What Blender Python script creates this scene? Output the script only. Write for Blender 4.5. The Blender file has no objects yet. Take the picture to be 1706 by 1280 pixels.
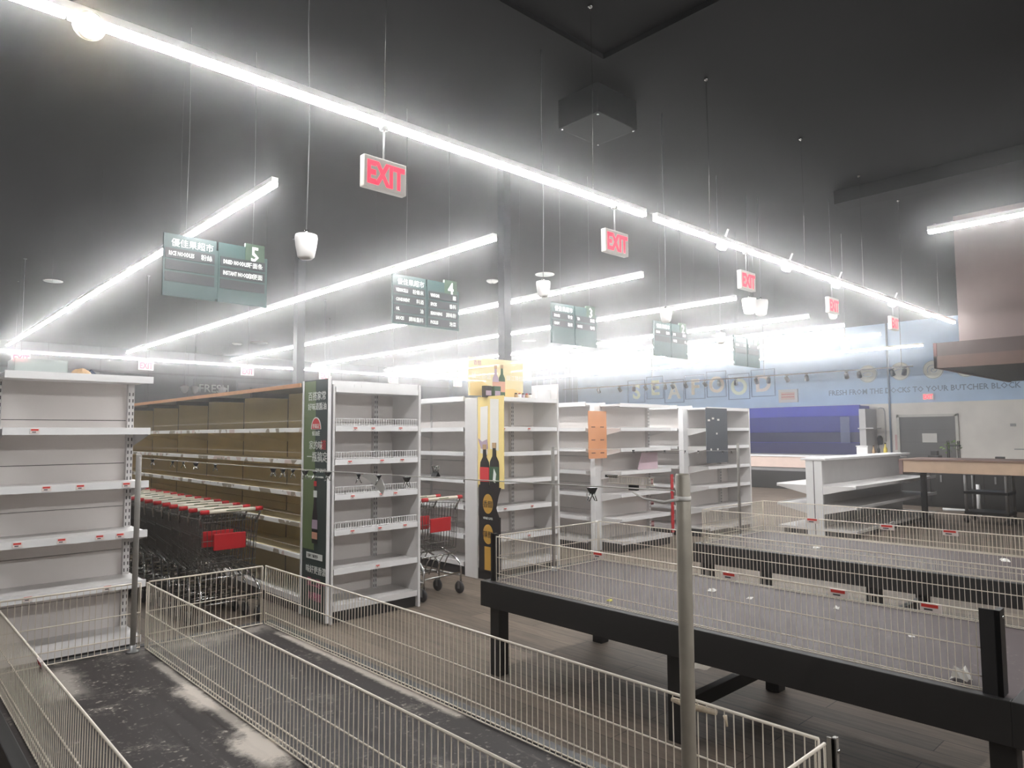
import bpy, bmesh, math, random
from mathutils import Vector, Matrix
random.seed(7)
PI = math.pi
SC = bpy.context.scene
COL = SC.collection

# ------------------------------------------------------------------ colour / materials
def lin(c):
    return tuple(((v / 255) / 12.92 if v / 255 <= 0.04045 else ((v / 255 + 0.055) / 1.055) ** 2.4) for v in c) + (1,)

MATS = {}
def pm(name, rgb, rough=0.5, metal=0.0, vary=0.06, scale=6.0, bump=0.0, emit=0.0, emit_rgb=None, alpha=1.0, spec=0.5, trans=0.0):
    """principled material with a little procedural noise variation"""
    if name in MATS: return MATS[name]
    m = bpy.data.materials.new(name); m.use_nodes = True
    nt = m.node_tree; b = nt.nodes['Principled BSDF']
    b.inputs['Roughness'].default_value = rough
    b.inputs['Metallic'].default_value = metal
    b.inputs['Specular IOR Level'].default_value = spec
    b.inputs['Alpha'].default_value = alpha
    b.inputs['Transmission Weight'].default_value = trans
    c = lin(rgb)
    if vary > 0:
        tc = nt.nodes.new('ShaderNodeTexCoord'); no = nt.nodes.new('ShaderNodeTexNoise')
        no.inputs['Scale'].default_value = scale; no.inputs['Detail'].default_value = 4
        nt.links.new(tc.outputs['Object'], no.inputs['Vector'])
        mx = nt.nodes.new('ShaderNodeMix'); mx.data_type = 'RGBA'
        mx.inputs[6].default_value = tuple(v * (1 - vary * 2.2) for v in c[:3]) + (1,)
        mx.inputs[7].default_value = tuple(min(1, v * (1 + vary * 2.2)) for v in c[:3]) + (1,)
        nt.links.new(no.outputs['Fac'], mx.inputs[0]); nt.links.new(mx.outputs[2], b.inputs['Base Color'])
        if bump > 0:
            bp = nt.nodes.new('ShaderNodeBump'); bp.inputs['Strength'].default_value = bump; bp.inputs['Distance'].default_value = 0.01
            nt.links.new(no.outputs['Fac'], bp.inputs['Height']); nt.links.new(bp.outputs['Normal'], b.inputs['Normal'])
    else:
        b.inputs['Base Color'].default_value = c
    if emit > 0:
        b.inputs['Emission Color'].default_value = lin(emit_rgb or rgb)
        b.inputs['Emission Strength'].default_value = emit
    MATS[name] = m
    return m

WHITE = pm('white_powder_coat', (214, 211, 209), 0.42, vary=0.03)
WHITE2 = pm('white_shelf_edge', (226, 225, 224), 0.35, vary=0.03)
BACKW = pm('white_back_board', (243, 237, 233), 0.5, vary=0.03, scale=2)
TAN = pm('olive_tan_back_board', (240, 222, 178), 0.55, vary=0.05, scale=2)
BROWNEDGE = pm('copper_brown_edge', (176, 122, 76), 0.4, vary=0.1)
SLOT = pm('slot_dark', (45, 42, 42), 0.8, vary=0)
WIRE = pm('cream_wire', (232, 222, 206), 0.38, vary=0.06, scale=20)
BLACKWOOD = pm('black_painted_wood', (24, 22, 21), 0.6, vary=0.1, bump=0.05)
BLACKM = pm('black_metal', (28, 28, 29), 0.4, vary=0.04)
CHROME = pm('chrome', (190, 190, 188), 0.22, metal=1.0, vary=0.03)
GALV = pm('galvanised_tube', (168, 164, 158), 0.42, metal=0.2, vary=0.12, scale=25, bump=0.05)
BRASSY = pm('worn_brassy_tube', (160, 153, 140), 0.42, metal=0.15, vary=0.16, scale=18, bump=0.06)
CARTWIRE = pm('zinc_cart_wire', (118, 116, 112), 0.35, metal=0.85, vary=0.05)
CREAM = pm('cream_plastic', (222, 214, 196), 0.45, vary=0.03)
RED = pm('red_plastic', (178, 28, 34), 0.4, vary=0.05)
REDSIGN = pm('red_tag_print', (205, 50, 40), 0.5, vary=0)
RUBBER = pm('dark_rubber', (42, 41, 42), 0.6, vary=0.05)
GREYM = pm('grey_metal', (120, 120, 120), 0.4, metal=0.3, vary=0.05)
PAPER = pm('white_paper', (225, 222, 216), 0.7, vary=0.03)
ORANGE = pm('orange_cardboard', (216, 150, 104), 0.7, vary=0.04)
DARKGREY = pm('dark_grey_panel', (70, 73, 80), 0.5, vary=0.04)
PLASTICW = pm('white_lamp_plastic', (226, 224, 220), 0.45, vary=0.02)
SIGNGREEN = pm('sign_teal', (34, 62, 60), 0.4, vary=0.05)
SIGNDARK = pm('sign_slat_dark', (22, 26, 28), 0.4, vary=0.03)
SIGNTXT = pm('sign_white_print', (232, 236, 230), 0.5, vary=0)
SIGNOLIVE = pm('sign_olive', (48, 70, 50), 0.4, vary=0.03)
WOODDARK = pm('dark_walnut', (56, 34, 26), 0.5, vary=0.12, scale=5)
TAPE = pm('clear_tag_plastic', (226, 214, 208), 0.3, vary=0.02)
CARD = pm('brown_cardboard', (178, 146, 108), 0.75, vary=0.07)
BLUEP = pm('navy_scrap', (54, 68, 92), 0.6, vary=0.05)
GREENP = pm('leaf_green', (104, 130, 70), 0.6, vary=0.15)
DUSTY = pm('frosted_white_plastic', (196, 204, 200), 0.45, vary=0.05)
BLUE = pm('royal_blue_gloss', (8, 24, 178), 0.4, vary=0.05)
BLUED = pm('deep_blue_gloss', (6, 10, 64), 0.4, vary=0.05)
STEEL = pm('brushed_steel', (150, 150, 150), 0.35, metal=0.8, vary=0.06)
TUBE = pm('lamp_diffuser', (255, 255, 255), 0.5, vary=0, emit=60.0, emit_rgb=(252, 252, 252))
WARM = pm('warm_lamp_face', (255, 240, 214), 0.5, vary=0, emit=60.0, emit_rgb=(255, 236, 205))
COOLSPOT = pm('cool_lamp_face', (255, 255, 255), 0.5, vary=0, emit=40.0, emit_rgb=(240, 250, 255))
EXITRED = pm('exit_red_letters', (228, 46, 66), 0.4, vary=0, emit=0.9, emit_rgb=(255, 60, 84))
EXITFACE = pm('exit_face', (176, 172, 164), 0.4, vary=0, emit=0.12, emit_rgb=(255, 250, 240))

# ------------------------------------------------------------------ mesh builder
class MB:
    def __init__(s): s.v, s.f, s.mi, s.sm = [], [], [], []
    def add(s, vs, fs, mi=0, smooth=False):
        b = len(s.v); s.v.extend(tuple(x) for x in vs)
        for f in fs: s.f.append([b + i for i in f]); s.mi.append(mi); s.sm.append(smooth)
    def box(s, a, b, mi=0):
        x0, y0, z0 = (min(a[i], b[i]) for i in range(3)); x1, y1, z1 = (max(a[i], b[i]) for i in range(3))
        s.add([(x0,y0,z0),(x1,y0,z0),(x1,y1,z0),(x0,y1,z0),(x0,y0,z1),(x1,y0,z1),(x1,y1,z1),(x0,y1,z1)],
              [(0,3,2,1),(4,5,6,7),(0,1,5,4),(1,2,6,5),(2,3,7,6),(3,0,4,7)], mi)
    def tube(s, pts, r, n=6, mi=0, cap=True, smooth=True):
        pts = [Vector(p) for p in pts]; rings = []
        rr = r if isinstance(r, (list, tuple)) else [r] * len(pts)
        up0 = None
        for i, p in enumerate(pts):
            d = (pts[min(i+1, len(pts)-1)] - pts[max(i-1, 0)]).normalized()
            if up0 is None: up0 = Vector((0,0,1)) if abs(d.z) < 0.9 else Vector((1,0,0))
            u = (up0 - d * up0.dot(d))
            if u.length < 1e-4: u = d.orthogonal()
            u.normalize(); w = d.cross(u); up0 = u
            rings.append([p + (u*math.cos(2*PI*k/n + PI/n) + w*math.sin(2*PI*k/n + PI/n)) * rr[i] for k in range(n)])
        vs = [v for ring in rings for v in ring]; fs = []
        for i in range(len(pts)-1):
            for k in range(n):
                fs.append((i*n+k, i*n+(k+1)%n, (i+1)*n+(k+1)%n, (i+1)*n+k))
        if cap: fs.append(tuple(reversed(range(n)))); fs.append(tuple((len(pts)-1)*n+k for k in range(n)))
        s.add(vs, fs, mi, smooth and n > 4)
    def lathe(s, prof, n=20, mi=0, origin=(0,0,0), axis='z', smooth=True):
        o = Vector(origin); vs = []; fs = []
        for r, z in prof:
            for k in range(n):
                a = 2*PI*k/n; p = Vector((r*math.cos(a), r*math.sin(a), z))
                if axis == 'x': p = Vector((p.z, p.x, p.y))
                if axis == 'y': p = Vector((p.x, p.z, p.y))
                vs.append(o + p)
        for i in range(len(prof)-1):
            for k in range(n): fs.append((i*n+k, i*n+(k+1)%n, (i+1)*n+(k+1)%n, (i+1)*n+k))
        fs.append(tuple(range(n))); fs.append(tuple((len(prof)-1)*n+k for k in range(n)))
        s.add(vs, fs, mi, smooth)
    def poly(s, pts, thick, M, mi=0):
        """outline pts (2d) extruded by thick, placed by the 4x4 matrix M (local x,y plane, +z out)"""
        n = len(pts)
        vs = [M @ Vector((p[0], p[1], 0)) for p in pts] + [M @ Vector((p[0], p[1], thick)) for p in pts]
        fs = [tuple(reversed(range(n))), tuple(range(n, 2*n))] + [(i, (i+1)%n, n+(i+1)%n, n+i) for i in range(n)]
        s.add(vs, fs, mi)
    def text(s, body, M, size, mi=0, align='LEFT', ext=0.0008, squeeze=1.0, bold=0.0):
        c = bpy.data.curves.new('lettering', 'FONT'); c.body = body; c.size = size; c.align_x = align; c.extrude = ext; c.resolution_u = 4 if size > 0.3 else 1; c.offset = bold
        o = bpy.data.objects.new('lettering', c); COL.objects.link(o)
        dg = bpy.context.evaluated_depsgraph_get(); me = bpy.data.meshes.new_from_object(o.evaluated_get(dg))
        S = Matrix.Diagonal((squeeze, 1, 1, 1))
        s.add([M @ S @ v.co for v in me.vertices], [tuple(p.vertices) for p in me.polygons], mi)
        bpy.data.objects.remove(o); bpy.data.curves.remove(c); bpy.data.meshes.remove(me)
    def build(s, name, mats, parent=None, loc=None, bevel=0.0):
        me = bpy.data.meshes.new(name); me.from_pydata(s.v, [], s.f)
        for m in (mats if isinstance(mats, (list, tuple)) else [mats]): me.materials.append(m)
        me.polygons.foreach_set('material_index', s.mi); me.polygons.foreach_set('use_smooth', s.sm); me.update()
        bm = bmesh.new(); bm.from_mesh(me); bmesh.ops.recalc_face_normals(bm, faces=bm.faces)
        if bevel > 0:
            es = [e for e in bm.edges if len(e.link_faces) == 2 and e.calc_face_angle(0) > 0.6]
            bmesh.ops.bevel(bm, geom=es, offset=bevel, segments=2, affect='EDGES', profile=0.6, clamp_overlap=True)
        bm.to_mesh(me); bm.free()
        o = bpy.data.objects.new(name, me); COL.objects.link(o)
        if parent is not None: o.parent = parent
        if loc is not None: o.location = loc
        return o

def frame(o, x, y):
    """matrix whose local x,y axes are the given world directions, origin o"""
    x = Vector(x).normalized(); y = Vector(y).normalized(); z = x.cross(y)
    M = Matrix((x, y, z)).transposed().to_4x4(); M.translation = Vector(o)
    return M
def front(x, y, z): return frame((x, y, z), (1,0,0), (0,0,1))      # faces -y
def side(x, y, z): return frame((x, y, z), (0,-1,0), (0,0,1))      # faces -x

def tag(o, label=None, cat=None, group=None, kind=None):
    if label: o['label'] = label
    if cat: o['category'] = cat
    if group: o['group'] = group
    if kind: o['kind'] = kind
    return o
def thing(name, label, cat, loc=(0,0,0), rz=0.0, group=None):
    o = bpy.data.objects.new(name, None); COL.objects.link(o); o.empty_display_size = 0.1
    o.location = loc; o.rotation_euler = (0, 0, rz)
    return tag(o, label, cat, group)
KIDS = {}
def copy_thing(root, loc, label, rz=None):
    r = root.copy(); COL.objects.link(r); r.location = loc
    if rz is not None: r.rotation_euler = (0, 0, rz)
    r['label'] = label
    for ch in list(root.children):
        c = ch.copy(); COL.objects.link(c); c.parent = r
        for g in list(ch.children):
            d = g.copy(); COL.objects.link(d); d.parent = c
    return r
def structure(o): o['kind'] = 'structure'; return o
ORD = ['first','second','third','fourth','fifth','sixth','seventh','eighth','ninth','tenth','eleventh','twelfth','thirteenth','fourteenth','fifteenth','sixteenth','seventeenth','eighteenth','nineteenth','twentieth']

# ------------------------------------------------------------------ room
XW, YF, ZC = 25.0, 32.0, 5.27
def floor_mat():
    m = bpy.data.materials.new('grey_oak_plank_floor'); m.use_nodes = True; nt = m.node_tree; b = nt.nodes['Principled BSDF']
    tc = nt.nodes.new('ShaderNodeTexCoord'); mp = nt.nodes.new('ShaderNodeMapping'); mp.inputs['Rotation'].default_value = (0, 0, PI/2)
    nt.links.new(tc.outputs['Object'], mp.inputs['Vector'])
    br = nt.nodes.new('ShaderNodeTexBrick'); br.inputs['Scale'].default_value = 1.0
    br.inputs['Brick Width'].default_value = 1.25; br.inputs['Row Height'].default_value = 0.18; br.inputs['Mortar Size'].default_value = 0.0025
    br.inputs['Color1'].default_value = lin((124, 112, 101)); br.inputs['Color2'].default_value = lin((97, 88, 80)); br.inputs['Mortar'].default_value = lin((52, 47, 44))
    br.inputs['Bias'].default_value = -0.1
    nt.links.new(mp.outputs['Vector'], br.inputs['Vector'])
    mp2 = nt.nodes.new('ShaderNodeMapping'); mp2.inputs['Scale'].default_value = (14, 1.2, 1); nt.links.new(tc.outputs['Object'], mp2.inputs['Vector'])
    no = nt.nodes.new('ShaderNodeTexNoise'); no.inputs['Scale'].default_value = 2.5; no.inputs['Detail'].default_value = 6; nt.links.new(mp2.outputs['Vector'], no.inputs['Vector'])
    rp = nt.nodes.new('ShaderNodeValToRGB'); rp.color_ramp.elements[0].position = 0.3; rp.color_ramp.elements[0].color = (0.6, 0.58, 0.56, 1); rp.color_ramp.elements[1].position = 0.72; rp.color_ramp.elements[1].color = (1.2, 1.18, 1.15, 1)
    nt.links.new(no.outputs['Fac'], rp.inputs['Fac'])
    mx = nt.nodes.new('ShaderNodeMix'); mx.data_type = 'RGBA'; mx.blend_type = 'MULTIPLY'; mx.inputs[0].default_value = 0.8
    nt.links.new(br.outputs['Color'], mx.inputs[6]); nt.links.new(rp.outputs['Color'], mx.inputs[7]); nt.links.new(mx.outputs[2], b.inputs['Base Color'])
    b.inputs['Roughness'].default_value = 0.6; b.inputs['Specular IOR Level'].default_value = 0.2
    bp = nt.nodes.new('ShaderNodeBump'); bp.inputs['Strength'].default_value = 0.12; bp.inputs['Distance'].default_value = 0.01
    nt.links.new(br.outputs['Fac'], bp.inputs['Height']); bp.invert = True; nt.links.new(bp.outputs['Normal'], b.inputs['Normal'])
    return m
def wall_split_mat(name, top, bottom, zsplit, panel=None):
    """painted wall, one colour above a height and another below; optional vertical panel joints along y"""
    m = bpy.data.materials.new(name); m.use_nodes = True; nt = m.node_tree; b = nt.nodes['Principled BSDF']
    tc = nt.nodes.new('ShaderNodeTexCoord'); sp = nt.nodes.new('ShaderNodeSeparateXYZ'); nt.links.new(tc.outputs['Object'], sp.inputs[0])
    gt = nt.nodes.new('ShaderNodeMath'); gt.operation = 'GREATER_THAN'; gt.inputs[1].default_value = zsplit; nt.links.new(sp.outputs['Z'], gt.inputs[0])
    mx = nt.nodes.new('ShaderNodeMix'); mx.data_type = 'RGBA'; mx.inputs[6].default_value = lin(bottom); mx.inputs[7].default_value = lin(top)
    nt.links.new(gt.outputs[0], mx.inputs[0]); src = mx.outputs[2]
    no = nt.nodes.new('ShaderNodeTexNoise'); no.inputs['Scale'].default_value = 1.3; no.inputs['Detail'].default_value = 5; nt.links.new(tc.outputs['Object'], no.inputs['Vector'])
    rp = nt.nodes.new('ShaderNodeMapRange'); rp.inputs[1].default_value = 0.3; rp.inputs[2].default_value = 0.7; rp.inputs[3].default_value = 0.9; rp.inputs[4].default_value = 1.06
    nt.links.new(no.outputs['Fac'], rp.inputs[0])
    mul = nt.nodes.new('ShaderNodeMix'); mul.data_type = 'RGBA'; mul.blend_type = 'MULTIPLY'; mul.inputs[0].default_value = 1
    nt.links.new(src, mul.inputs[6]); nt.links.new(rp.outputs[0], mul.inputs[7])
    nt.links.new(mul.outputs[2], b.inputs['Base Color']); b.inputs['Roughness'].default_value = 0.6
    return m
def slab(name, a, b, m):
    mb = MB(); mb.box(a, b); return structure(mb.build(name, m))
slab('floor', (-3, -4, -0.1), (XW, YF, 0), floor_mat())
CEIL = pm('charcoal_ceiling_paint', (20, 19, 19), 0.85, vary=0.05, scale=0.6, spec=0.2)
slab('ceiling', (-3, -4, ZC), (XW, YF, ZC + 0.1), CEIL)
slab('wall_right', (XW, -4, 0), (XW + 0.1, YF, ZC), wall_split_mat('seafood_wall_paint', (190, 214, 240), (236, 230, 222), 2.58))
slab('wall_front', (-3, YF, 0), (XW, YF + 0.1, ZC), wall_split_mat('slate_grey_panel_wall', (104, 108, 112), (112, 114, 116), 3.4))
slab('wall_left', (-3.1, -4, 0), (-3, YF, ZC), pm('dark_side_wall', (70, 68, 68), 0.7))
slab('wall_back', (-3, -4.1, 0), (XW, -4, ZC), pm('dark_rear_wall', (70, 66, 64), 0.7))
# panel joints on the far wall
mb = MB()
for x in (5.3, 7.1, 8.9, 10.5, 15.9, 18.0, 20.2, 22.4): mb.box((x, YF - 0.012, 0), (x + 0.025, YF + 0.01, ZC))
structure(mb.build('trim_1', pm('panel_joint', (66, 68, 72), 0.6)))
mb = MB(); mb.box((-3, YF - 0.05, 4.25), (XW, YF + 0.01, 4.33)); structure(mb.build('trim_2', pm('panel_joint', (66, 68, 72))))
# two slim steel columns
for i, (cx, cy, s) in enumerate([(6.15, 6.70, 0.06), (5.78, 11.8, 0.075)]):
    mb = MB(); mb.box((cx - s, cy - s, 0), (cx + s, cy + s, ZC)); mb.box((cx - s*1.5, cy - s*1.5, ZC - 0.05), (cx + s*1.5, cy + s*1.5, ZC))
    structure(mb.build('column', pm('column_grey', (44, 45, 48), 0.45)))
# dark duct beams just under the ceiling
mb = MB(); mb.box((-3, 4.1, ZC - 0.05), (5.14, 4.2, ZC)); structure(mb.build('ceiling_beam', CEIL))
mb = MB(); mb.box((5.06, -4, ZC - 0.05), (5.14, 4.1, ZC)); structure(mb.build('ceiling_beam', CEIL))
mb = MB(); mb.box((10.6, -4, ZC - 0.2), (11.0, 4.2, ZC)); structure(mb.build('ceiling_beam', CEIL))
t = thing('ceiling_box', 'dark square box fixed under the black ceiling, right of the centre wire', 'duct box', (5.75, 4.75, ZC - 0.32))
mb = MB(); mb.box((-0.33, -0.28, 0), (0.33, 0.28, 0.32)); mb.build('body', pm('ceiling_box_black', (9, 9, 9), 0.9), t, bevel=0.01)
mb = MB()
for px, py in ((-0.3, -0.25), (0.3, -0.25), (-0.3, 0.25), (0.3, 0.25)): mb.lathe([(0.012, -0.012), (0.012, 0.0)], 8, 0, (px, py, 0))
mb.build('screw', CHROME, t)

# ------------------------------------------------------------------ linear lights
ZL = 3.6
def linear_light(label, p0, p1, hangers, seg=1.16, group='suspended linear lights'):
    p0, p1 = Vector(p0), Vector(p1); d = p1 - p0; L = d.length; along_x = abs(d.x) > abs(d.y)
    t = thing('linear_light', label, 'ceiling light', p0, 0 if along_x else PI/2, group)
    mb = MB(); mb.box((0, -0.027, 0.02), (L, 0.027, 0.06)); mb.build('housing', PLASTICW, t)
    n = max(1, round(L / seg)); s = L / n
    for i in range(n):
        mb = MB(); mb.box((i*s + 0.006, -0.025, -0.008), ((i+1)*s - 0.006, 0.025, 0.02)); mb.build('diffuser', TUBE, t)
    for h in hangers:
        mb = MB(); mb.tube([(h, 0, 0.06), (h + 0.012, 0, (ZC - ZL)*0.55), (h, 0, ZC - ZL)], 0.0028 if along_x else 0.0009, 5); mb.lathe([(0.008, ZC-ZL-0.03), (0.022, ZC-ZL-0.018), (0.022, ZC-ZL)], 10, 0, (h, 0, 0)) if along_x else None; mb.build('hanger_wire', CHROME if along_x else BLACKM, t)
    return t
linear_light('long bright light line nearest the camera, crossing from the upper left corner', (-1.6, 3.68, ZL), (5.09, 3.68, ZL), [0.1, 2.0, 3.95, 5.98])
linear_light('light line continuing the nearest one to the right, ending by the wood canopy', (5.25, 3.68, ZL), (14.4, 3.68, ZL), [0.94, 3.1, 4.93, 6.5, 8.3])
names = ['leftmost aisle light, above the shopping cart row', 'second aisle light from the left, between the numbered signs', 'third aisle light from the left, crossing behind the number 4 sign',
         'fourth aisle light from the left, crossing behind the number 3 sign', 'fifth aisle light from the left, passing the number 2 sign', 'sixth aisle light from the left, close beside the fifth',
         'seventh aisle light, second nearest to the seafood wall', 'last aisle light, nearest to the blue seafood wall']
for nm, x in zip(names, (2.3, 4.6, 7.06, 9.33, 11.75, 13.25, 15.05, 17.65)):
    linear_light(nm, (x, 5.15, ZL), (x, 18.2, ZL), [2.2, 5.4, 8.6, 11.8])
linear_light('short light line at the right edge, beyond the end of the tables', (7.62, -1.2, ZL), (7.62, 2.13, ZL), [2.2])
linear_light('farthest light line, running below the exit signs along the far wall', (-2.4, 19.58, ZL), (17.0, 19.58, ZL), [1.5, 5, 9, 13, 17])
linear_light('added unseen light line behind the camera, lighting the near tables', (-2.4, -1.9, ZL), (7.0, -1.9, ZL), [1, 4, 7])  # extra light line added out of view to light the near tables
# track spot lamps close to the near light line
def spot(name, label, loc, r, mat, tilt=0.0, group=None, stem=0.12, body=PLASTICW):
    t = thing(name, label, 'spot lamp', loc, 0, group); t.rotation_euler = (tilt, 0, 0)
    mb = MB(); mb.lathe([(r*0.7, r*1.6), (r*0.95, r*1.3), (r, 0.012), (r*0.9, 0.0)], 20); mb.build('body', body, t)
    mb = MB(); mb.lathe([(r*0.86, 0.004), (r*0.84, -0.006), (r*0.5, -r*0.22), (0.004, -r*0.3)], 20); mb.build('lens', mat, t)
    mb = MB(); mb.tube([(0, 0, r*1.5), (0, 0, r*1.5 + stem)], 0.012, 6); mb.build('stem', body, t)
    return t
spot('spot_lamp', 'glaring warm round spot lamp beside the light line in the upper left corner', (0.70, 3.55, 3.52), 0.064, WARM, -1.15)
for nm, (x, y) in zip(('first', 'second', 'third', 'fourth'), [(6.69, 3.85), (8.19, 3.85), (9.65, 3.85), (11.77, 3.85)]):
    spot('spot_lamp', nm + ' white spot lamp from the left along the right half of the nearest light line', (x, y, 3.625), 0.06, COOLSPOT, 0.45, 'spot lamps along the near light line')

# ------------------------------------------------------------------ exit signs
def exit_sign(loc, label, stem, rz=0.0, group=None):
    t = thing('exit_sign', label, 'exit sign', loc, rz, group)
    mb = MB(); mb.box((-0.155, -0.025, 0), (0.155, 0.025, 0.2)); mb.build('housing', EXITFACE, t, bevel=0.006)
    for sgn, M in ((1, front(0, -0.0252, 0.03)), (-1, frame((0, 0.0252, 0.03), (-1,0,0), (0,0,1)))):
        mb = MB(); mb.text('EXIT', M, 0.195, 0, 'CENTER', 0.002, 0.68, 0.008); mb.build('lettering', EXITRED, t)
    if stem:
        mb = MB(); mb.tube([(0, 0, 0.19), (0, 0, stem)], 0.006, 6); mb.lathe([(0.03, stem - 0.02), (0.03, stem)], 12); mb.build('stem', GREYM, t)
    return t
nm = ['largest hanging exit sign, nearest, left of the number 4 sign', 'second hanging exit sign from the left in the near row', 'third hanging exit sign in the near row, above a twin speaker', 'fourth hanging exit sign in the near row, above a small speaker', 'fifth hanging exit sign in the near row, next to the wood canopy']
for l, x in zip(nm, (2.35, 4.66, 6.9, 9.1, 11.3)): exit_sign((x, 3.68, 3.17), l, ZL - 3.17 - 0.012, 0, 'exit signs of the near row')
nm = ['far exit sign above the white end cap at the far left', 'far exit sign just right of the white end cap top', 'far exit sign above the FRESH wall sign', 'far exit sign right above the green sauce poster', 'far exit sign above the right post of the first end cap', 'far exit sign half hidden by the yellow header board']
for l, x in zip(nm, (2.36, 4.68, 6.98, 9.07, 11.23, 13.6)): exit_sign((x, 17.0, 3.12), l, ZC - 3.12, 0, 'exit signs of the far row')
exit_sign((XW - 0.05, 7.2, 2.66), 'exit sign on the seafood wall above the grey door', 0, -PI/2)

# ------------------------------------------------------------------ aisle signs
def aisle_sign(cx, num, left, right, label):
    t = thing('aisle_sign', label, 'aisle sign', (cx, 6.3, 2.84), 0, 'hanging aisle signs')
    mb = MB(); mb.box((-0.46, -0.012, 0), (-0.02, 0.012, 0.54)); mb.box((0.0, -0.012, 0.0), (0.45, 0.012, 0.46)); mb.box((-0.03, -0.006, 0.02), (0.01, 0.006, 0.46)); mb.box((0.0,-0.010,0.4),(0.34,0.010,0.54)); mb.build('board', SIGNGREEN, t)
    mb = MB(); mb.box((0.24, -0.014, 0.4), (0.42, 0.014, 0.575)); mb.text(num, front(0.33, -0.0145, 0.415), 0.19, 1, 'CENTER', 0.001, 0.85, 0.004); mb.build('number_plate', [SIGNOLIVE, SIGNTXT], t)
    mb = MB(); mb.text('優佳果超市', front(-0.4, -0.0125, 0.44), 0.075, 0, 'LEFT', 0.001, 0.95); mb.build('lettering', SIGNTXT, t)
    for items, x0 in ((left, -0.445), (right, 0.015)):
        for i, (en, zh) in enumerate(items):
            z = 0.33 - i*0.102
            mb = MB(); mb.box((x0, -0.017, z), (x0 + 0.41, -0.011, z + 0.085))
            if en:
                mb.text(en, front(x0 + 0.025, -0.0175, z + 0.024), 0.052, 1, 'LEFT', 0.001, 0.58, 0.0012); mb.text(zh, front(x0 + 0.39, -0.0175, z + 0.022), 0.055, 1, 'RIGHT', 0.001, 0.9)
            mb.build('slat', [SIGNDARK, SIGNTXT], t)
    for x in (-0.28, 0.31):
        mb = MB(); mb.tube([(x, 0, 0.53), (x + 0.01, 0, 1.4), (x, 0, ZC - 2.84)], 0.002, 5); mb.build('hanger_wire', GREYM, t)
aisle_sign(2.3, '5', [('RICE NOODLES', '粉絲'), ('', ''), ('', '')], [('DRIED NOODLES', '干面条'), ('INSTANT NOODLES', '方便面'), ('', '')], 'hanging green aisle sign with number 5 and noodle slats')
aisle_sign(4.6, '4', [('VERMICELLI', '粉條米'), ('CONDIMENT', '料酒'), ('OIL', '油'), ('SAUCES', '調味醬料')], [('VINEGAR', '醋'), ('SPICES', '香料'), ('SEASONING', '調味粉'), ('PICKLES', '泡菜')], 'hanging green aisle sign with number 4 and eight slats')
aisle_sign(7.07, '3', [('SNACKS', '零食'), ('CANDY', '糖果')], [('TEA', '茶葉'), ('COFFEE', '咖啡')], 'hanging green aisle sign with number 3')
aisle_sign(9.35, '2', [('DRINKS', '飲料'), ('', '')], [('JUICE', '果汁'), ('WATER', '水')], 'hanging green aisle sign with number 2')
aisle_sign(11.75, '1', [('FROZEN', '冷凍'), ('', '')], [('ICE', '冰'), ('', '')], 'hanging green aisle sign with number 1, nearest the seafood wall')

# ------------------------------------------------------------------ hanging speakers, ceiling discs
def speaker(loc, label, s=1.0):
    t = thing('pendant_speaker', label, 'speaker', loc, 0, 'pendant speakers')
    mb = MB(); mb.lathe([(0.012*s, 0.0), (0.035*s, 0.004), (0.05*s, 0.02), (0.062*s, 0.08*s), (0.068*s, 0.13*s), (0.064*s, 0.15*s), (0.03*s, 0.158*s)], 20); mb.build('body', PLASTICW, t)
    mb = MB(); mb.lathe([(0.014, 0.155*s), (0.014, 0.18*s)], 10); mb.build('clamp', CHROME, t)
    h = ZC - loc[2]
    mb = MB(); mb.tube([(0, 0, 0.17*s), (0.012, 0, h*0.4), (-0.008, 0, h*0.7), (0, 0, h)], 0.004, 5); mb.build('cable', GREYM, t)
    return t
speaker((2.22, 4.45, 2.86), 'white pendant speaker nearest the camera, between sign 5 and the largest exit sign', 1.15)
speaker((4.57, 4.45, 2.9), 'white pendant speaker touching the third aisle light from below', 1.0)
speaker((6.52, 4.45, 2.87), 'white pendant speaker hanging above the number 2 sign', 1.0)
speaker((10.9, 4.4, 3.38), 'white pendant speaker under the fourth exit sign', 1.1)
speaker((8.7, 5.05, 2.88), 'white pendant speaker hanging above the number 1 sign', 1.0)
speaker((13.0, 5.05, 3.1), 'white pendant speaker below the last aisle light, in front of the blue wall', 1.3)
speaker((9.72, 5.15, 3.42), 'left half of the twin white pendant speakers', 1.6)
speaker((9.98, 5.1, 3.42), 'right half of the twin white pendant speakers', 1.6)
def disc(loc, r, label, name='ceiling_speaker', cat='ceiling speaker', dome=False):
    t = thing(name, label, cat, loc)
    mb = MB(); mb.lathe([(r, 0), (r, -0.012), (r*0.86, -0.02), (r*0.84, -0.012)] if not dome else [(r, 0), (r, -0.03), (r*0.7, -0.06), (r*0.2, -0.07)], 24); mb.build('rim' if not dome else 'body', PLASTICW, t)
    mb = MB(); mb.lathe([(r*0.84, -0.005), (r*0.84, -0.014)] if not dome else [(r*0.12, -0.065), (r*0.1, -0.085)], 24); mb.build('grille' if not dome else 'sensor', GREYM if dome else DUSTY, t)
disc((3.2, 19.06, ZC), 0.2, 'round white ceiling speaker at the far left above the end cap')
disc((11.29, 10.94, ZC), 0.22, 'round white ceiling speaker right behind the pendant speaker cable')
disc((19.0, 19.3, ZC), 0.28, 'round white ceiling speaker above the yellow header board')
disc((10.81, 12.2, ZC), 0.14, 'white smoke detector dome on the ceiling right of sign 4', 'smoke_detector', 'smoke detector', True)
disc((10.81, 27.37, ZC), 0.2, 'small round ceiling disc left of the pair above the FRESH sign', 'smoke_detector', 'smoke detector', True)
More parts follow.
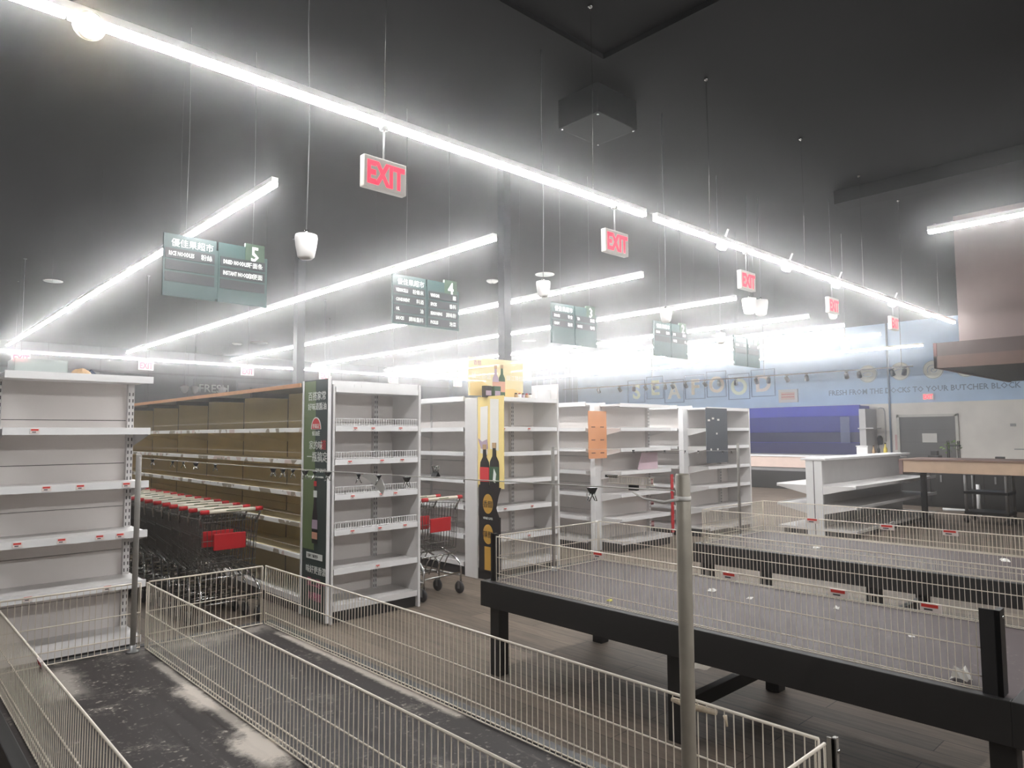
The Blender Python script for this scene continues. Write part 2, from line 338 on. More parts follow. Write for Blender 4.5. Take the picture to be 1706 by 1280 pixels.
disc((11.38, 26.63, ZC), 0.34, 'wider round ceiling disc right of the pair above the FRESH sign')

# ------------------------------------------------------------------ shelving
LV = [0.46, 0.80, 1.11, 1.43, 1.72]
def shelf_part(root, x0, x1, d, z, depth0=0.0, lip=0.04, fence=False, edge=WHITE2, plate=WHITE, strip=None, brackets=True, name='shelf'):
    mb = MB()
    mb.box((x0, depth0, z - 0.028), (x1, d, z)); mb.box((x0, depth0 - 0.004, z - lip), (x1, depth0 + 0.012, z + lip*0.25), 1)
    if brackets:
        for bx in (x0 + 0.004, x1 - 0.007):
            mb.add([(bx, depth0 + 0.02, z - 0.028), (bx, d, z - 0.028), (bx, d, z - 0.13), (bx, depth0 + 0.02, z - 0.045),
                    (bx + 0.003, depth0 + 0.02, z - 0.028), (bx + 0.003, d, z - 0.028), (bx + 0.003, d, z - 0.13), (bx + 0.003, depth0 + 0.02, z - 0.045)],
                   [(0,1,2,3),(7,6,5,4),(0,3,7,4),(3,2,6,7)])
    o = mb.build(name, [plate, edge], root)
    if fence:
        f = MB(); y = depth0 + 0.006
        for k in range(int((x1 - x0) / 0.026)):
            x = x0 + 0.013 + k * 0.026; f.tube([(x, y, z + 0.01), (x, y, z + 0.075)], 0.003, 4)
        for zz in (0.018, 0.075): f.tube([(x0 + 0.005, y, z + zz), (x1 - 0.005, y, z + zz)], 0.0042, 4)
        f.build('wire_fence', WHITE2, o)
    return o
def upright_part(root, x, d, H, z0=0.0, slots=True, hw=0.022, mat=None):
    mb = MB(); mb.box((x - hw, d - 0.05, z0), (x + hw, d, H))
    n = int((H - z0 - 0.1) / 0.05)
    for k in range(n if slots else 0):
        z = z0 + 0.06 + k * 0.05
        for sx in (-0.012, 0.012): mb.box((x + sx - 0.0035, d - 0.0512, z), (x + sx + 0.0035, d - 0.05, z + 0.026), 1)
    return mb.build('upright', [mat or WHITE, SLOT], root)
def back_part(root, x0, x1, d, H, mat, z0=0.12, boards=5, thick=0.03):
    mb = MB(); h = (H - z0) / boards
    for k in range(boards): mb.box((x0, d, z0 + k*h + 0.0025), (x1, d + thick - 0.004, z0 + (k+1)*h - 0.0025))
    mb.box((x0, d + thick - 0.006, z0), (x1, d + thick, H), 1)
    return mb.build('back_panel', [mat, SLOT], root)
def base_part(root, x0, x1, d, z=0.15, y0=0.0):
    mb = MB(); mb.box((x0, y0 + 0.03, 0), (x1, d, z - 0.03), 1); mb.box((x0, y0, z - 0.03), (x1, d, z)); mb.box((x0, y0 - 0.003, z - 0.045), (x1, y0 + 0.012, z + 0.006))
    return mb.build('base_shelf', [WHITE, BLACKM], root)

# --- white end cap at the far left (g0)
t = thing('end_cap_shelf', 'large white empty end cap shelf at the far left, behind the nearest table', 'shelving', (0.70, 5.65, 0), 0, 'white end cap shelves')
W = 0.9
back_part(t, 0.0, W - 0.04, 0.42, 2.1, BACKW, boards=6)
upright_part(t, 0.015, 0.42, 2.1); upright_part(t, W - 0.04, 0.42, 2.06)
base_part(t, 0.0, W - 0.02, 0.42, 0.2)
for z in (0.59, 0.95, 1.31, 1.70): shelf_part(t, 0.0, W, 0.42, z)
shelf_part(t, 0.0, W + 0.01, 0.42, 2.08, name='top_shelf', brackets=False)
G0 = [('top', [0.88], 1.70), ('second', [0.96, 1.16, 1.45], 1.31), ('third', [0.81, 1.06, 1.29, 1.42], 0.95), ('fourth', [0.88, 1.35], 0.59)]
def price_tag(M, label, group, w=0.05, h=0.03):
    t = thing('price_tag', label, 'price tag', M.translation, 0, group)
    L = M.copy(); L.translation = (0, 0, 0)
    mb = MB(); mb.poly([(-w/2, -h/2), (w/2, -h/2), (w/2, h/2), (-w/2, h/2)], 0.007, L); mb.build('holder', TAPE, t)
    mb = MB(); mb.poly([(-w*0.42, h*0.04), (w*0.36, h*0.04), (w*0.36, h*0.4), (-w*0.42, h*0.4)], 0.008, L); mb.poly([(-w*0.3, -h*0.3), (w*0.1, -h*0.3), (w*0.1, -h*0.12), (-w*0.3, -h*0.12)], 0.008, L, 1); mb.build('print', [REDSIGN, SLOT], t)
    return t
for row, xs, z in G0:
    for i, x in enumerate(xs):
        w = ['only', ][0] if len(xs) == 1 else (['left', 'right'] if len(xs) == 2 else ['left', 'middle', 'right'] if len(xs) == 3 else ['leftmost', 'second', 'third', 'rightmost'])[i]
        price_tag(front(x, 5.6475, z - 0.014), f'{w} red and white price tag on the {row} shelf of the far left end cap', 'price tags on the left end cap', 0.055, 0.034)
# scraps lying on its top
t = thing('plastic_bin', 'clear frosted plastic bin with scraps on top of the far left end cap', 'bin', (0.76, 5.72, 2.0805))
mb = MB(); mb.box((0.02, 0.02, 0), (0.29, 0.28, 0.004))
for a, b in (((0, 0, 0), (0.31, 0.006, 0.1)), ((0, 0.294, 0), (0.31, 0.3, 0.1)), ((0, 0, 0), (0.006, 0.3, 0.1)), ((0.304, 0, 0), (0.31, 0.3, 0.1))): mb.box(a, b)
mb.build('walls', pm('clear_bin_plastic', (206, 214, 210), 0.3, vary=0.03, alpha=0.55), t)
mb = MB(); mb.poly([(0.06, 0.0), (0.24, 0.0), (0.21, 0.035), (0.24, 0.075), (0.14, 0.03)], 0.05, front(0.0, 0.12, 0.006)); mb.build('scrap', BLUEP, t)
t = thing('paper_bag', 'crumpled tan paper wrapper lying on top of the far left end cap', 'paper scrap', (1.16, 5.72, 2.0805))
mb = MB(); rnd = random.Random(3)
vs = []; fs = []
for i in range(7):
    for j in range(6): vs.append((-0.07 + i*0.025 + rnd.uniform(-0.006, 0.006), j*0.03, 0.002 + (0.05*math.sin(PI*i/6)*math.sin(PI*j/5) + rnd.uniform(0, 0.012) if 0 < i < 6 and 0 < j < 5 else 0)))
for i in range(6):
    for j in range(5): fs.append((i*6+j, (i+1)*6+j, (i+1)*6+j+1, i*6+j+1))
mb.add(vs, fs); mb.build('wrapper', CARD, t)
mb = MB(); mb.poly([(0.0, 0.0), (0.08, 0.0), (0.03, 0.05)], 0.05, front(0.04, 0.11, 0.002)); mb.build('blue_flap', BLUEP, t)

def end_cap(label, x, y, w, d, lv, fences=(), right_panel=True, left_panel=False, top=2.07, H=2.1, panel_H=2.13, upright_x=None, back=BACKW, left_post=False, open_left=False):
    t = thing('end_cap_shelf', label, 'shelving', (x, y, 0), 0, 'white end cap shelves')
    back_part(t, 0.0, w, d, H, back, boards=6)
    upright_part(t, (w - 0.25) if upright_x is None else upright_x, d, H); upright_part(t, 0.03, d, H, slots=False)
    x1 = w - (0.03 if right_panel else 0); x0 = 0.03 if left_panel else 0.0
    base_part(t, x0, x1, d)
    for i, z in enumerate(lv): shelf_part(t, x0, x1, d, z, fence=(i in fences))
    shelf_part(t, x0, x1, d, top, name='top_shelf', brackets=False)
    if right_panel:
        mb = MB(); mb.box((w - 0.025, -0.01, 0), (w, d + 0.03, panel_H)); mb.build('side_panel', WHITE, t, bevel=0.004)
    if left_panel:
        mb = MB(); mb.box((0, -0.01, 0), (0.02, d + 0.03, H)); mb.build('side_panel', WHITE, t, bevel=0.004)
    if left_post:
        mb = MB(); mb.box((-0.13, d - 0.06, 0), (0.0, d + 0.03, H)); mb.build('end_post', WHITE2, t, bevel=0.006)
    return t
c1 = end_cap('white end cap with wire-fenced shelves next to the green sauce poster', 3.08, 5.62, 0.95, 0.45, [0.46, 0.80, 1.11, 1.42, 1.72], (1, 2, 3, 4), True, True)
mb = MB(); mb.box((0.0, 0.012, 2.07), (0.93, 0.03, 2.135)); 
for x in (0.22, 0.3): mb.box((x, 0.008, 2.07), (x + 0.06, 0.034, 2.105))
mb.build('header_rail', WHITE2, c1)
c2 = end_cap('white end cap under the yellow header board, with a tall right side panel', 5.29, 6.0, 1.12, 0.42, LV, (), True, False, 2.07, 2.07, 2.27, 0.68)
mb = MB(); mb.box((0.84, 0.1, 2.075), (1.09, 0.118, 2.2)); mb.build('header_flap', WHITE2, c2)
c3 = end_cap('white end cap with the orange cardboard strip on its left post', 7.78, 6.1, 1.2, 0.42, LV, (), False, False, 2.06, 2.06, left_post=True, upright_x=1.17)
c4 = end_cap('white end cap partly behind the dark grey panel', 9.86, 6.0, 1.34, 0.42, LV, (), True, False, 2.05, 2.05, 2.06, left_post=True, upright_x=1.0)
for root, nm, lv in ((c1, 'first', [0.46, 0.80, 1.11, 1.42, 1.72]), (c2, 'second', LV)):
    rnd = random.Random(5 if root is c1 else 9)
    for zi, z in enumerate(lv):
        if root is c2 and zi not in (0, 1, 4): continue
        xs = [0.18, 0.46, 0.72] if root is c1 else [0.25, 0.6]
        if root is c1 and zi < 1: xs = [0.46]
        for i, x in enumerate(xs):
            M = front(root.location.x + x + rnd.uniform(-0.06, 0.06), root.location.y - 0.0025, z - 0.016)
            lw = ['left', 'middle', 'right'][i] if len(xs) == 3 else (['left', 'right'][i] if len(xs) == 2 else 'single')
            price_tag(M, f'{lw} price tag, {["lowest","second lowest","middle","second highest","highest"][zi]} shelf of the {"fenced end cap beside the green poster" if root is c1 else "end cap under the yellow header"}', f'price tags on the {nm} end cap', 0.045, 0.028)

# --- long gondola runs; local front faces -y, turned so that it faces -x
def strip_mat():
    m = bpy.data.materials.new('torn_paper_label_strip'); m.use_nodes = True; nt = m.node_tree; b = nt.nodes['Principled BSDF']
    tc = nt.nodes.new('ShaderNodeTexCoord'); mp = nt.nodes.new('ShaderNodeMapping'); mp.inputs['Scale'].default_value = (9, 0, 8); nt.links.new(tc.outputs['Object'], mp.inputs['Vector'])
    vo = nt.nodes.new('ShaderNodeTexVoronoi'); vo.inputs['Scale'].default_value = 1.0; nt.links.new(mp.outputs['Vector'], vo.inputs['Vector'])
    sp = nt.nodes.new('ShaderNodeSeparateColor'); nt.links.new(vo.outputs['Color'], sp.inputs[0])
    rp = nt.nodes.new('ShaderNodeValToRGB'); rp.color_ramp.interpolation = 'CONSTANT'
    rp.color_ramp.elements[0].color = lin((232, 230, 224)); rp.color_ramp.elements[1].position = 0.62; rp.color_ramp.elements[1].color = lin((150, 140, 122))
    e = rp.color_ramp.elements.new(0.85); e.color = lin((205, 186, 176)); nt.links.new(sp.outputs[0], rp.inputs['Fac']); nt.links.new(rp.outputs['Color'], b.inputs['Base Color'])
    return m
LABELSTRIP = strip_mat()
def gondola(label, xf, ynear, secs, d, lv, back, plate=WHITE, edge=WHITE2, canopy=None, H=2.1, base=0.15, strips=False, fences=(), sec=1.2):
    L = secs * sec
    t = thing('gondola_shelf', label, 'shelving', (xf, ynear + L, 0), -PI/2, 'long gondola runs')
    for s in range(secs):
        x0, x1 = s*sec, (s+1)*sec
        back_part(t, x0 + 0.01, x1 - 0.01, d, H, back, boards=5)
        for i, z in enumerate(lv): shelf_part(t, x0 + 0.004, x1 - 0.004, d, z, edge=edge, plate=plate, lip=0.032 if canopy == 'wood' else 0.04, fence=(i in fences and s >= secs - 4))
    for s in range(secs + 1): upright_part(t, min(max(s*sec, 0.022), L - 0.022), d + (0.048 if canopy == 'wood' else 0.035), H, slots=False, hw=0.008 if canopy == 'wood' else 0.014, mat=pm('tan_upright', (120, 106, 80), 0.5) if canopy == 'wood' else None)
    base_part(t, 0, L, d, base)
    mb = MB()
    if canopy == 'wood':
        mb.box((0, -0.02, H + 0.0), (L, d + 0.03, H + 0.03)); mb.box((0, -0.035, H - 0.004), (L, -0.02, H + 0.034), 1)
        for s in range(secs + 1): mb.box((s*sec - 0.015, 0.0, H - 0.05), (s*sec + 0.015, d, H))
        mb.build('canopy', [pm('canopy_dark_underside', (70, 70, 74), 0.5), BROWNEDGE], t)
    elif canopy:
        mb.box((0, 0, H - 0.045), (L, d + 0.03, H - 0.015)); mb.box((0, -0.01, H - 0.06), (L, 0.01, H)); mb.build('canopy', WHITE2, t)
    if strips:
        rnd = random.Random(11)
        for i, z in enumerate(lv):
            mb = MB(); mb.box((0.01, -0.009, z - 0.034), (L - 0.01, -0.004, z + 0.004))
            mb.build('label_strip', LABELSTRIP, t)
            mb = MB(); mb.tube([(0.01, 0.0, z + 0.075), (L - 0.01, 0.0, z + 0.075)], 0.0022, 4); mb.build('front_rail', TAPE, t)
    return t
gondola('long olive-tan gondola with copper top edge behind the long cart row', 3.05, 6.12, 9, 0.42, [0.54, 0.83, 1.11, 1.41, 1.71], TAN, pm('tan_shelf_plate', (226, 212, 172), 0.5), WHITE2, 'wood', strips=True)
gondola('white gondola run behind the three shopping carts', 5.27, 6.47, 9, 0.42, LV, BACKW, canopy='white', strips=False, fences=(0, 1))
gondola('white gondola run left of the orange cardboard strip', 7.60, 6.58, 9, 0.42, LV, BACKW, canopy='white')
gondola('white gondola run between the orange strip and the dark grey panel', 9.72, 6.46, 9, 0.42, LV, BACKW, canopy='white')

t = thing('pink_card', 'large pale pink card leaning on a shelf at the right of the orange-strip end cap', 'card', (8.42, 6.3, 1.112))
mb = MB(); mb.poly([(0, 0), (0.5, 0), (0.5, 0.25), (0.1, 0.25)], 0.006, front(0, 0, 0)); mb.build('sheet', pm('pale_pink_card', (200, 176, 184), 0.6), t)
# red pegged strip hanging at the right edge of end cap three and red crates seen behind
t = thing('red_hang_strip', 'red hanging strip at the right edge of the orange-strip end cap', 'display strip', (8.975, 6.075, 0.17))
mb = MB(); mb.box((-0.035, 0, 0), (0.03, 0.012, 0.86)); mb.build('strip', RED, t)
mb = MB()
for k in range(12): mb.tube([(0.015, -0.002, 0.05 + k*0.068), (0.02, -0.02, 0.06 + k*0.068)], 0.006, 5)
mb.build('hooks', PAPER, t)
for k, z in enumerate((0.2, 0.55, 0.87)):
    t = thing('red_display_shelf', f'{["lowest","middle","top"][k]} dark red display ledge seen behind the right end of the orange-strip end cap', 'display', (9.1, 6.75, z - 0.05), 0, 'dark red ledges')
    mb = MB(); mb.box((0, 0, 0), (0.34, 0.28, 0.09)); mb.build('tray', pm('dark_red_tray', (110, 34, 38), 0.5), t, bevel=0.006)
    mb = MB(); mb.box((0.01, -0.004, 0.03), (0.33, 0.0, 0.07)); mb.build('front_label', pm('pink_label', (186, 140, 140), 0.5), t)

# --- signs fixed to the gondola ends
BOTTLE = [(-0.5, 0), (0.5, 0), (0.5, 0.5), (0.46, 0.58), (0.2, 0.7), (0.17, 0.9), (0.2, 0.9), (0.2, 1.0), (-0.2, 1.0), (-0.2, 0.9), (-0.17, 0.9), (-0.2, 0.7), (-0.46, 0.58), (-0.5, 0.5)]
def bottle_print(mb, M, x, z, w, h, body, label, cap, t=0.0015):
    mb.poly([(x + p[0]*w, z + p[1]*h) for p in BOTTLE], t, M, body)
    mb.poly([(x - w*0.5, z + h*0.12), (x + w*0.5, z + h*0.12), (x + w*0.5, z + h*0.46), (x - w*0.5, z + h*0.46)], t*1.6, M, label)
    mb.poly([(x - w*0.2, z + h*0.88), (x + w*0.2, z + h*0.88), (x + w*0.2, z + h), (x - w*0.2, z + h)], t*1.6, M, cap)
PG, PD, PW, PR, PBLK = pm('poster_olive_green', (96, 112, 74), 0.45, vary=0.06, scale=3), pm('poster_dark_green', (42, 56, 52), 0.45, vary=0.06, scale=3), pm('print_white', (222, 226, 220), 0.5, vary=0), pm('print_red', (200, 48, 54), 0.5, vary=0), pm('print_black', (30, 26, 28), 0.4, vary=0)
PP, PK, PY, PYD, PGOLD, PGR = pm('print_mauve', (170, 150, 166), 0.5, vary=0), pm('print_pink', (206, 110, 140), 0.5, vary=0.05), pm('poster_yellow', (236, 212, 138), 0.5, vary=0.06, scale=3), pm('poster_amber', (222, 192, 128), 0.5, vary=0.08, scale=3), pm('print_gold', (196, 150, 62), 0.45, vary=0.04), pm('print_bottle_green', (52, 84, 58), 0.5, vary=0.04)
t = thing('side_poster', 'tall dark green soy sauce poster on the left end of the first gondola', 'poster', (3.04, 6.09, 0.02), 0)
Wp, Hp = 0.47, 2.13
mb = MB(); mb.box((0.0, -Wp, 0.0), (0.014, 0, Hp), 1); mb.box((-0.002, -0.235, 0.6), (0.001, -0.02, Hp - 0.01), 0); mb.build('board', [PG, PD], t)
mb = MB(); mb.box((-0.008, -0.012, 0), (0.02, 0.012, Hp)); mb.box((-0.008, -Wp - 0.012, 0), (0.02, -Wp + 0.0, Hp + 0.02)); mb.build('edge_trim', WHITE2, t)
M = side(-0.0022, 0, 0)
PM_ = [PW, PR, PK, PBLK]
mb = MB(); mb.text('百搭家常', M @ Matrix.Translation((0.09, 1.95, 0)), 0.085, 0); mb.build('lettering', PM_, t)
mb = MB(); mb.text('好味道醬油', M @ Matrix.Translation((0.09, 1.86, 0)), 0.07, 0); mb.build('lettering', PM_, t)
mb = MB(); mb.text('家的味', M @ Matrix.Translation((0.12, 1.505, 0)), 0.085, 0); mb.build('lettering', PM_, t)
mb = MB(); mb.text('道', M @ Matrix.Translation((0.345, 1.505, 0)), 0.095, 1); mb.build('lettering', PM_, t)
mb = MB(); mb.text('一瓶搞定', M @ Matrix.Translation((0.08, 1.395, 0)), 0.098, 0); mb.build('lettering', PM_, t)
mb = MB(); mb.text('SOY SAUCE', M @ Matrix.Translation((0.25, 1.295, 0)), 0.05, 0, squeeze=0.75); mb.build('lettering', PM_, t)
mb = MB(); mb.text('SEASONED FOR COOKING', M @ Matrix.Translation((0.11, 1.245, 0)), 0.024, 0); mb.build('lettering', PM_, t)
mb = MB(); mb.text('味好更香濃', M @ Matrix.Translation((0.09, 0.40, 0)), 0.075, 0); mb.build('lettering', PM_, t)
mb = MB(); mb.text('買二送一', M @ Matrix.Translation((0.12, 0.285, 0)), 0.085, 2); mb.build('lettering', PM_, t)
mb = MB(); mb.text('特惠價', M @ Matrix.Translation((0.14, 0.165, 0)), 0.08, 2); mb.build('lettering', PM_, t)
mb = MB(); mb.text('扫码了解更多', M @ Matrix.Translation((0.12, 0.535, 0.0012)), 0.034, 3); mb.build('lettering', PM_, t)
mb = MB(); mb.poly([(0.1, 0.52), (0.4, 0.52), (0.4, 0.575), (0.1, 0.575)], 0.001, M, 0); mb.build('caption_bar', PW, t)
mb = MB()
n = 18; mb.poly([(0.25 + 0.095*math.cos(PI*k/n), 1.68 + 0.11*math.sin(PI*k/n)) for k in range(n+1)], 0.0012, M, 0)
mb.poly([(0.25 + 0.082*math.cos(PI*k/n), 1.683 + 0.097*math.sin(PI*k/n)) for k in range(n+1)], 0.0018, M, 1)
mb.text('李錦記', M @ Matrix.Translation((0.25, 1.692, 0.002)), 0.045, 0, 'CENTER'); mb.text('蠔油莊', M @ Matrix.Translation((0.25, 1.625, 0)), 0.05, 0, 'CENTER')
mb.build('emblem', [PW, PR], t)
mb = MB(); mb.poly([(0.2, 0.66), (0.3, 0.66), (0.3, 0.88), (0.275, 1.0), (0.266, 1.14), (0.275, 1.2), (0.225, 1.2), (0.234, 1.14), (0.225, 1.0), (0.2, 0.88)], 0.0012, M, 0)
mb.poly([(0.2, 0.70), (0.3, 0.70), (0.3, 0.76), (0.2, 0.76)], 0.0018, M, 1); mb.poly([(0.2, 0.79), (0.3, 0.79), (0.3, 0.87), (0.2, 0.87)], 0.0018, M, 2); mb.poly([(0.22, 1.07), (0.285, 1.07), (0.285, 1.13), (0.22, 1.13)], 0.0018, M, 3); mb.poly([(0.225, 1.17), (0.275, 1.17), (0.275, 1.215), (0.225, 1.215)], 0.002, M, 4)
mb.build('bottle_print', [PBLK, pm('print_peach', (204, 150, 126), 0.5, vary=0), PP, PW, PR], t)

t = thing('side_poster', 'yellow and black vinegar bottle poster on the left end of the second gondola', 'poster', (5.26, 6.22, 0.1))
mb = MB(); mb.box((0, -0.46, 0.94), (0.012, -0.02, 1.98)); mb.box((0.004, 0.0, -0.1), (0.02, 0.22, 1.97), 1); mb.build('board', [PY, WHITE], t)
M = side(-0.001, 0, 0)
mb = MB(); mb.box((-0.004, -0.40, 0.0), (0.01, -0.04, 0.62)); mb.box((-0.004, -0.29, 0.6), (0.01, -0.04, 0.97)); mb.poly([(0.29, 0.6), (0.4, 0.6), (0.34, 0.72), (0.38, 0.86), (0.42, 0.95), (0.29, 0.95)], 0.005, M); 
mb.build('bottle_cutout', PBLK, t)
mb = MB(); n = 24
for zc, h in ((0.42, 0.11), (0.76, 0.11)):
    mb = MB(); mb.poly([(0.2 + 0.085*math.cos(2*PI*k/n), zc + h*math.sin(2*PI*k/n)) for k in range(n)], 0.006, M); mb.build('gold_oval', PGOLD, t)
mb = MB(); mb.box((-0.006, -0.3, 0.02), (-0.003, -0.14, 0.28)); mb.build('gold_band', PGOLD, t)
PM_ = [PBLK, PW]
mb = MB(); mb.text('香醋', M @ Matrix.Translation((0.2, 0.725, 0.0065)), 0.085, 0, 'CENTER'); mb.build('lettering', PM_, t)
mb = MB(); mb.text('陳醋', M @ Matrix.Translation((0.2, 0.385, 0.0065)), 0.085, 0, 'CENTER'); mb.build('lettering', PM_, t)
mb = MB(); mb.text('VINEGAR', M @ Matrix.Translation((0.2, 0.585, 0.0065)), 0.04, 1, 'CENTER'); mb.build('lettering', PM_, t)
mb = MB(); bottle_print(mb, M, 0.145, 0.95, 0.155, 0.48, 0, 1, 3, 0.006); bottle_print(mb, M, 0.31, 0.95, 0.155, 0.5, 0, 2, 3, 0.006)
mb.poly([(0.29, 1.02), (0.33, 1.0), (0.35, 1.1), (0.31, 1.16)], 0.011, M, 4); mb.build('bottle_print', [PBLK, PR, PGR, CARD, PW], t)
mb = MB(); mb.poly([(0.07, 1.33), (0.19, 1.31), (0.2, 1.87), (0.07, 1.86)], 0.003, M, 0); mb.poly([(0.24, 1.38), (0.38, 1.36), (0.385, 1.94), (0.24, 1.95)], 0.003, M, 0)
mb.poly([(0.03, 1.5), (0.1, 1.46), (0.19, 1.49), (0.2, 1.38), (0.08, 1.38)], 0.0045, M, 1); mb.build('torn_paper', [PAPER, PP], t)

t = thing('header_board', 'translucent yellow header board with two sauce bottles above the second end cap', 'header sign', (5.07, 6.14, 2.09))
PYT = pm('yellow_translucent_film', (232, 218, 172), 0.5, vary=0.05, scale=3, alpha=0.86)
mb = MB(); mb.box((0, -0.006, 0), (0.86, 0.006, 0.44)); mb.build('board', PYT, t)
M = front(0, -0.0065, 0)
mb = MB(); mb.poly([(0.02, 0.0), (0.84, 0.0), (0.84, 0.06), (0.7, 0.1), (0.4, 0.08), (0.2, 0.17), (0.02, 0.14)], 0.0008, M, 0); mb.build('amber_band', PYD, t)
mb = MB(); bottle_print(mb, M, 0.41, 0.0, 0.1, 0.37, 0, 1, 2); bottle_print(mb, M, 0.51, 0.01, 0.1, 0.37, 3, 1, 2); mb.build('bottle_print', [PP, pm('print_peach', (204, 150, 126)), CARD, PGR], t)
PM_ = [pm('print_mauve_dark', (176, 130, 140), 0.5, vary=0), PAPER]
mb = MB(); mb.text('香醋', M @ Matrix.Translation((0.07, 0.36, 0)), 0.06, 0); mb.build('lettering', PM_, t)
mb = MB(); mb.text('鎮江香醋', M @ Matrix.Translation((0.04, 0.2, 0)), 0.075, 1); mb.build('lettering', PM_, t)
mb = MB(); mb.text('鎮江陳醋', M @ Matrix.Translation((0.58, 0.2, 0)), 0.07, 1); mb.build('lettering', PM_, t)
for k, (x, c, l) in enumerate(((0.24, PBLK, 'left'), (0.38, PGR, 'right'))):
    b = thing('sauce_box', f'{l} small dark printed carton standing on top of the second end cap', 'carton', (5.07 + x - 0.04, 6.05, 2.071), 0, 'cartons on the second end cap')
    mb = MB(); mb.box((-0.05, -0.03, 0), (0.05, 0.03, 0.13)); mb.build('box', c, b, bevel=0.003)
    mb = MB(); mb.box((-0.04, -0.032, 0.02), (0.04, -0.03, 0.075)); mb.build('label_print', PP, b)
for k, x in enumerate((5.74, 5.80, 5.86, 5.92, 5.98)):
    b = thing('jar', f'{ORD[k]} tiny jar from the left in the row on top of the second end cap', 'jar', (x, 6.06, 2.071), 0, 'tiny jars on the second end cap')
    mb = MB(); mb.lathe([(0.02, 0), (0.022, 0.01), (0.022, 0.045), (0.015, 0.052)], 12); mb.build('glass', [CARD, PAPER, PP][k % 3], b)
    mb = MB(); mb.lathe([(0.017, 0.052), (0.017, 0.065)], 12); mb.build('lid', RED if k % 2 else PBLK, b)

t = thing('cardboard_strip', 'orange cardboard clip strip with paired slots on the post of the third end cap', 'cardboard strip', (7.37, 6.34, 1.30))
mb = MB(); mb.box((0.0, -0.008, 0), (0.39, 0.0, 0.165)); mb.box((0, -0.009, 0.165), (0.39, -0.002, 0.46)); mb.box((0, -0.008, 0.46), (0.39, 0.0, 0.66)); mb.build('card', ORANGE, t)
mb = MB()
for z in (0.07, 0.25, 0.43): 
    for x in (0.06, 0.25): mb.box((x, -0.0105, z), (x + 0.08, -0.009, z + 0.014))
mb.build('slots', pm('slot_brown', (96, 60, 44), 0.7, vary=0), t)
t = thing('hanging_board', 'dark charcoal grey display panel hung on the fourth end cap', 'panel', (9.74, 5.955, 1.17))
mb = MB(); mb.box((0, -0.014, 0), (0.63, 0, 0.87)); mb.build('board', DARKGREY, t, bevel=0.003)
mb = MB()
for x, z in ((0.04, 0.66), (0.16, 0.69), (0.32, 0.67), (0.1, 0.2), (0.3, 0.2), (0.28, 0.45)): mb.box((x, -0.02, z), (x + (0.06 if z > 0.6 else 0.035), -0.014, z + 0.03))
mb.build('tape_patch', PAPER, t)

# --- low double sided gondola (runs away to the right)
t = thing('low_gondola', 'low white double-sided gondola seen from its narrow end, left of the wood counter', 'shelving', (11.2, 4.92, 0))
mb = MB(); mb.box((0, -0.13, 0), (0.05, 0.13, 1.2)); mb.box((0.05, -0.02, 0.1), (3.9, 0.02, 1.2)); mb.build('end_post', WHITE2, t, bevel=0.004)
mb = MB(); mb.box((-0.001, -0.006, 0.02), (0.0, 0.006, 1.19)); mb.build('post_seam', SLOT, t)
mb = MB(); mb.box((-0.02, -0.2, 1.2), (3.9, 0.2, 1.235)); mb.build('top_cap', WHITE2, t, bevel=0.005)
mb = MB(); mb.box((0.02, -0.62, 0.09), (3.9, 0.62, 0.13)); mb.box((0.06, -0.55, 0), (3.88, 0.55, 0.09), 1); mb.build('base_shelf', [WHITE, BLACKM], t)
for z in (0.49, 0.80):
    for s, w in ((-1, 0.62), (1, 0.62)):
        mb = MB(); mb.box((0.02, s*0.02, z - 0.03), (3.9, s*w, z)); mb.box((0.02, s*w, z - 0.035), (3.9, s*(w + 0.012), z + 0.015), 1)
        for bx in (0.02, 0.98, 1.94, 2.9, 3.86):
            mb.add([(bx, s*0.1, z - 0.03), (bx, s*w, z - 0.03), (bx, s*0.1, z - 0.15), (bx + 0.02, s*0.1, z - 0.03), (bx + 0.02, s*w, z - 0.03), (bx + 0.02, s*0.1, z - 0.15)], [(0,1,2),(5,4,3),(1,4,5,2),(0,2,5,3)])
        mb.build('shelf', [WHITE, WHITE2], t)

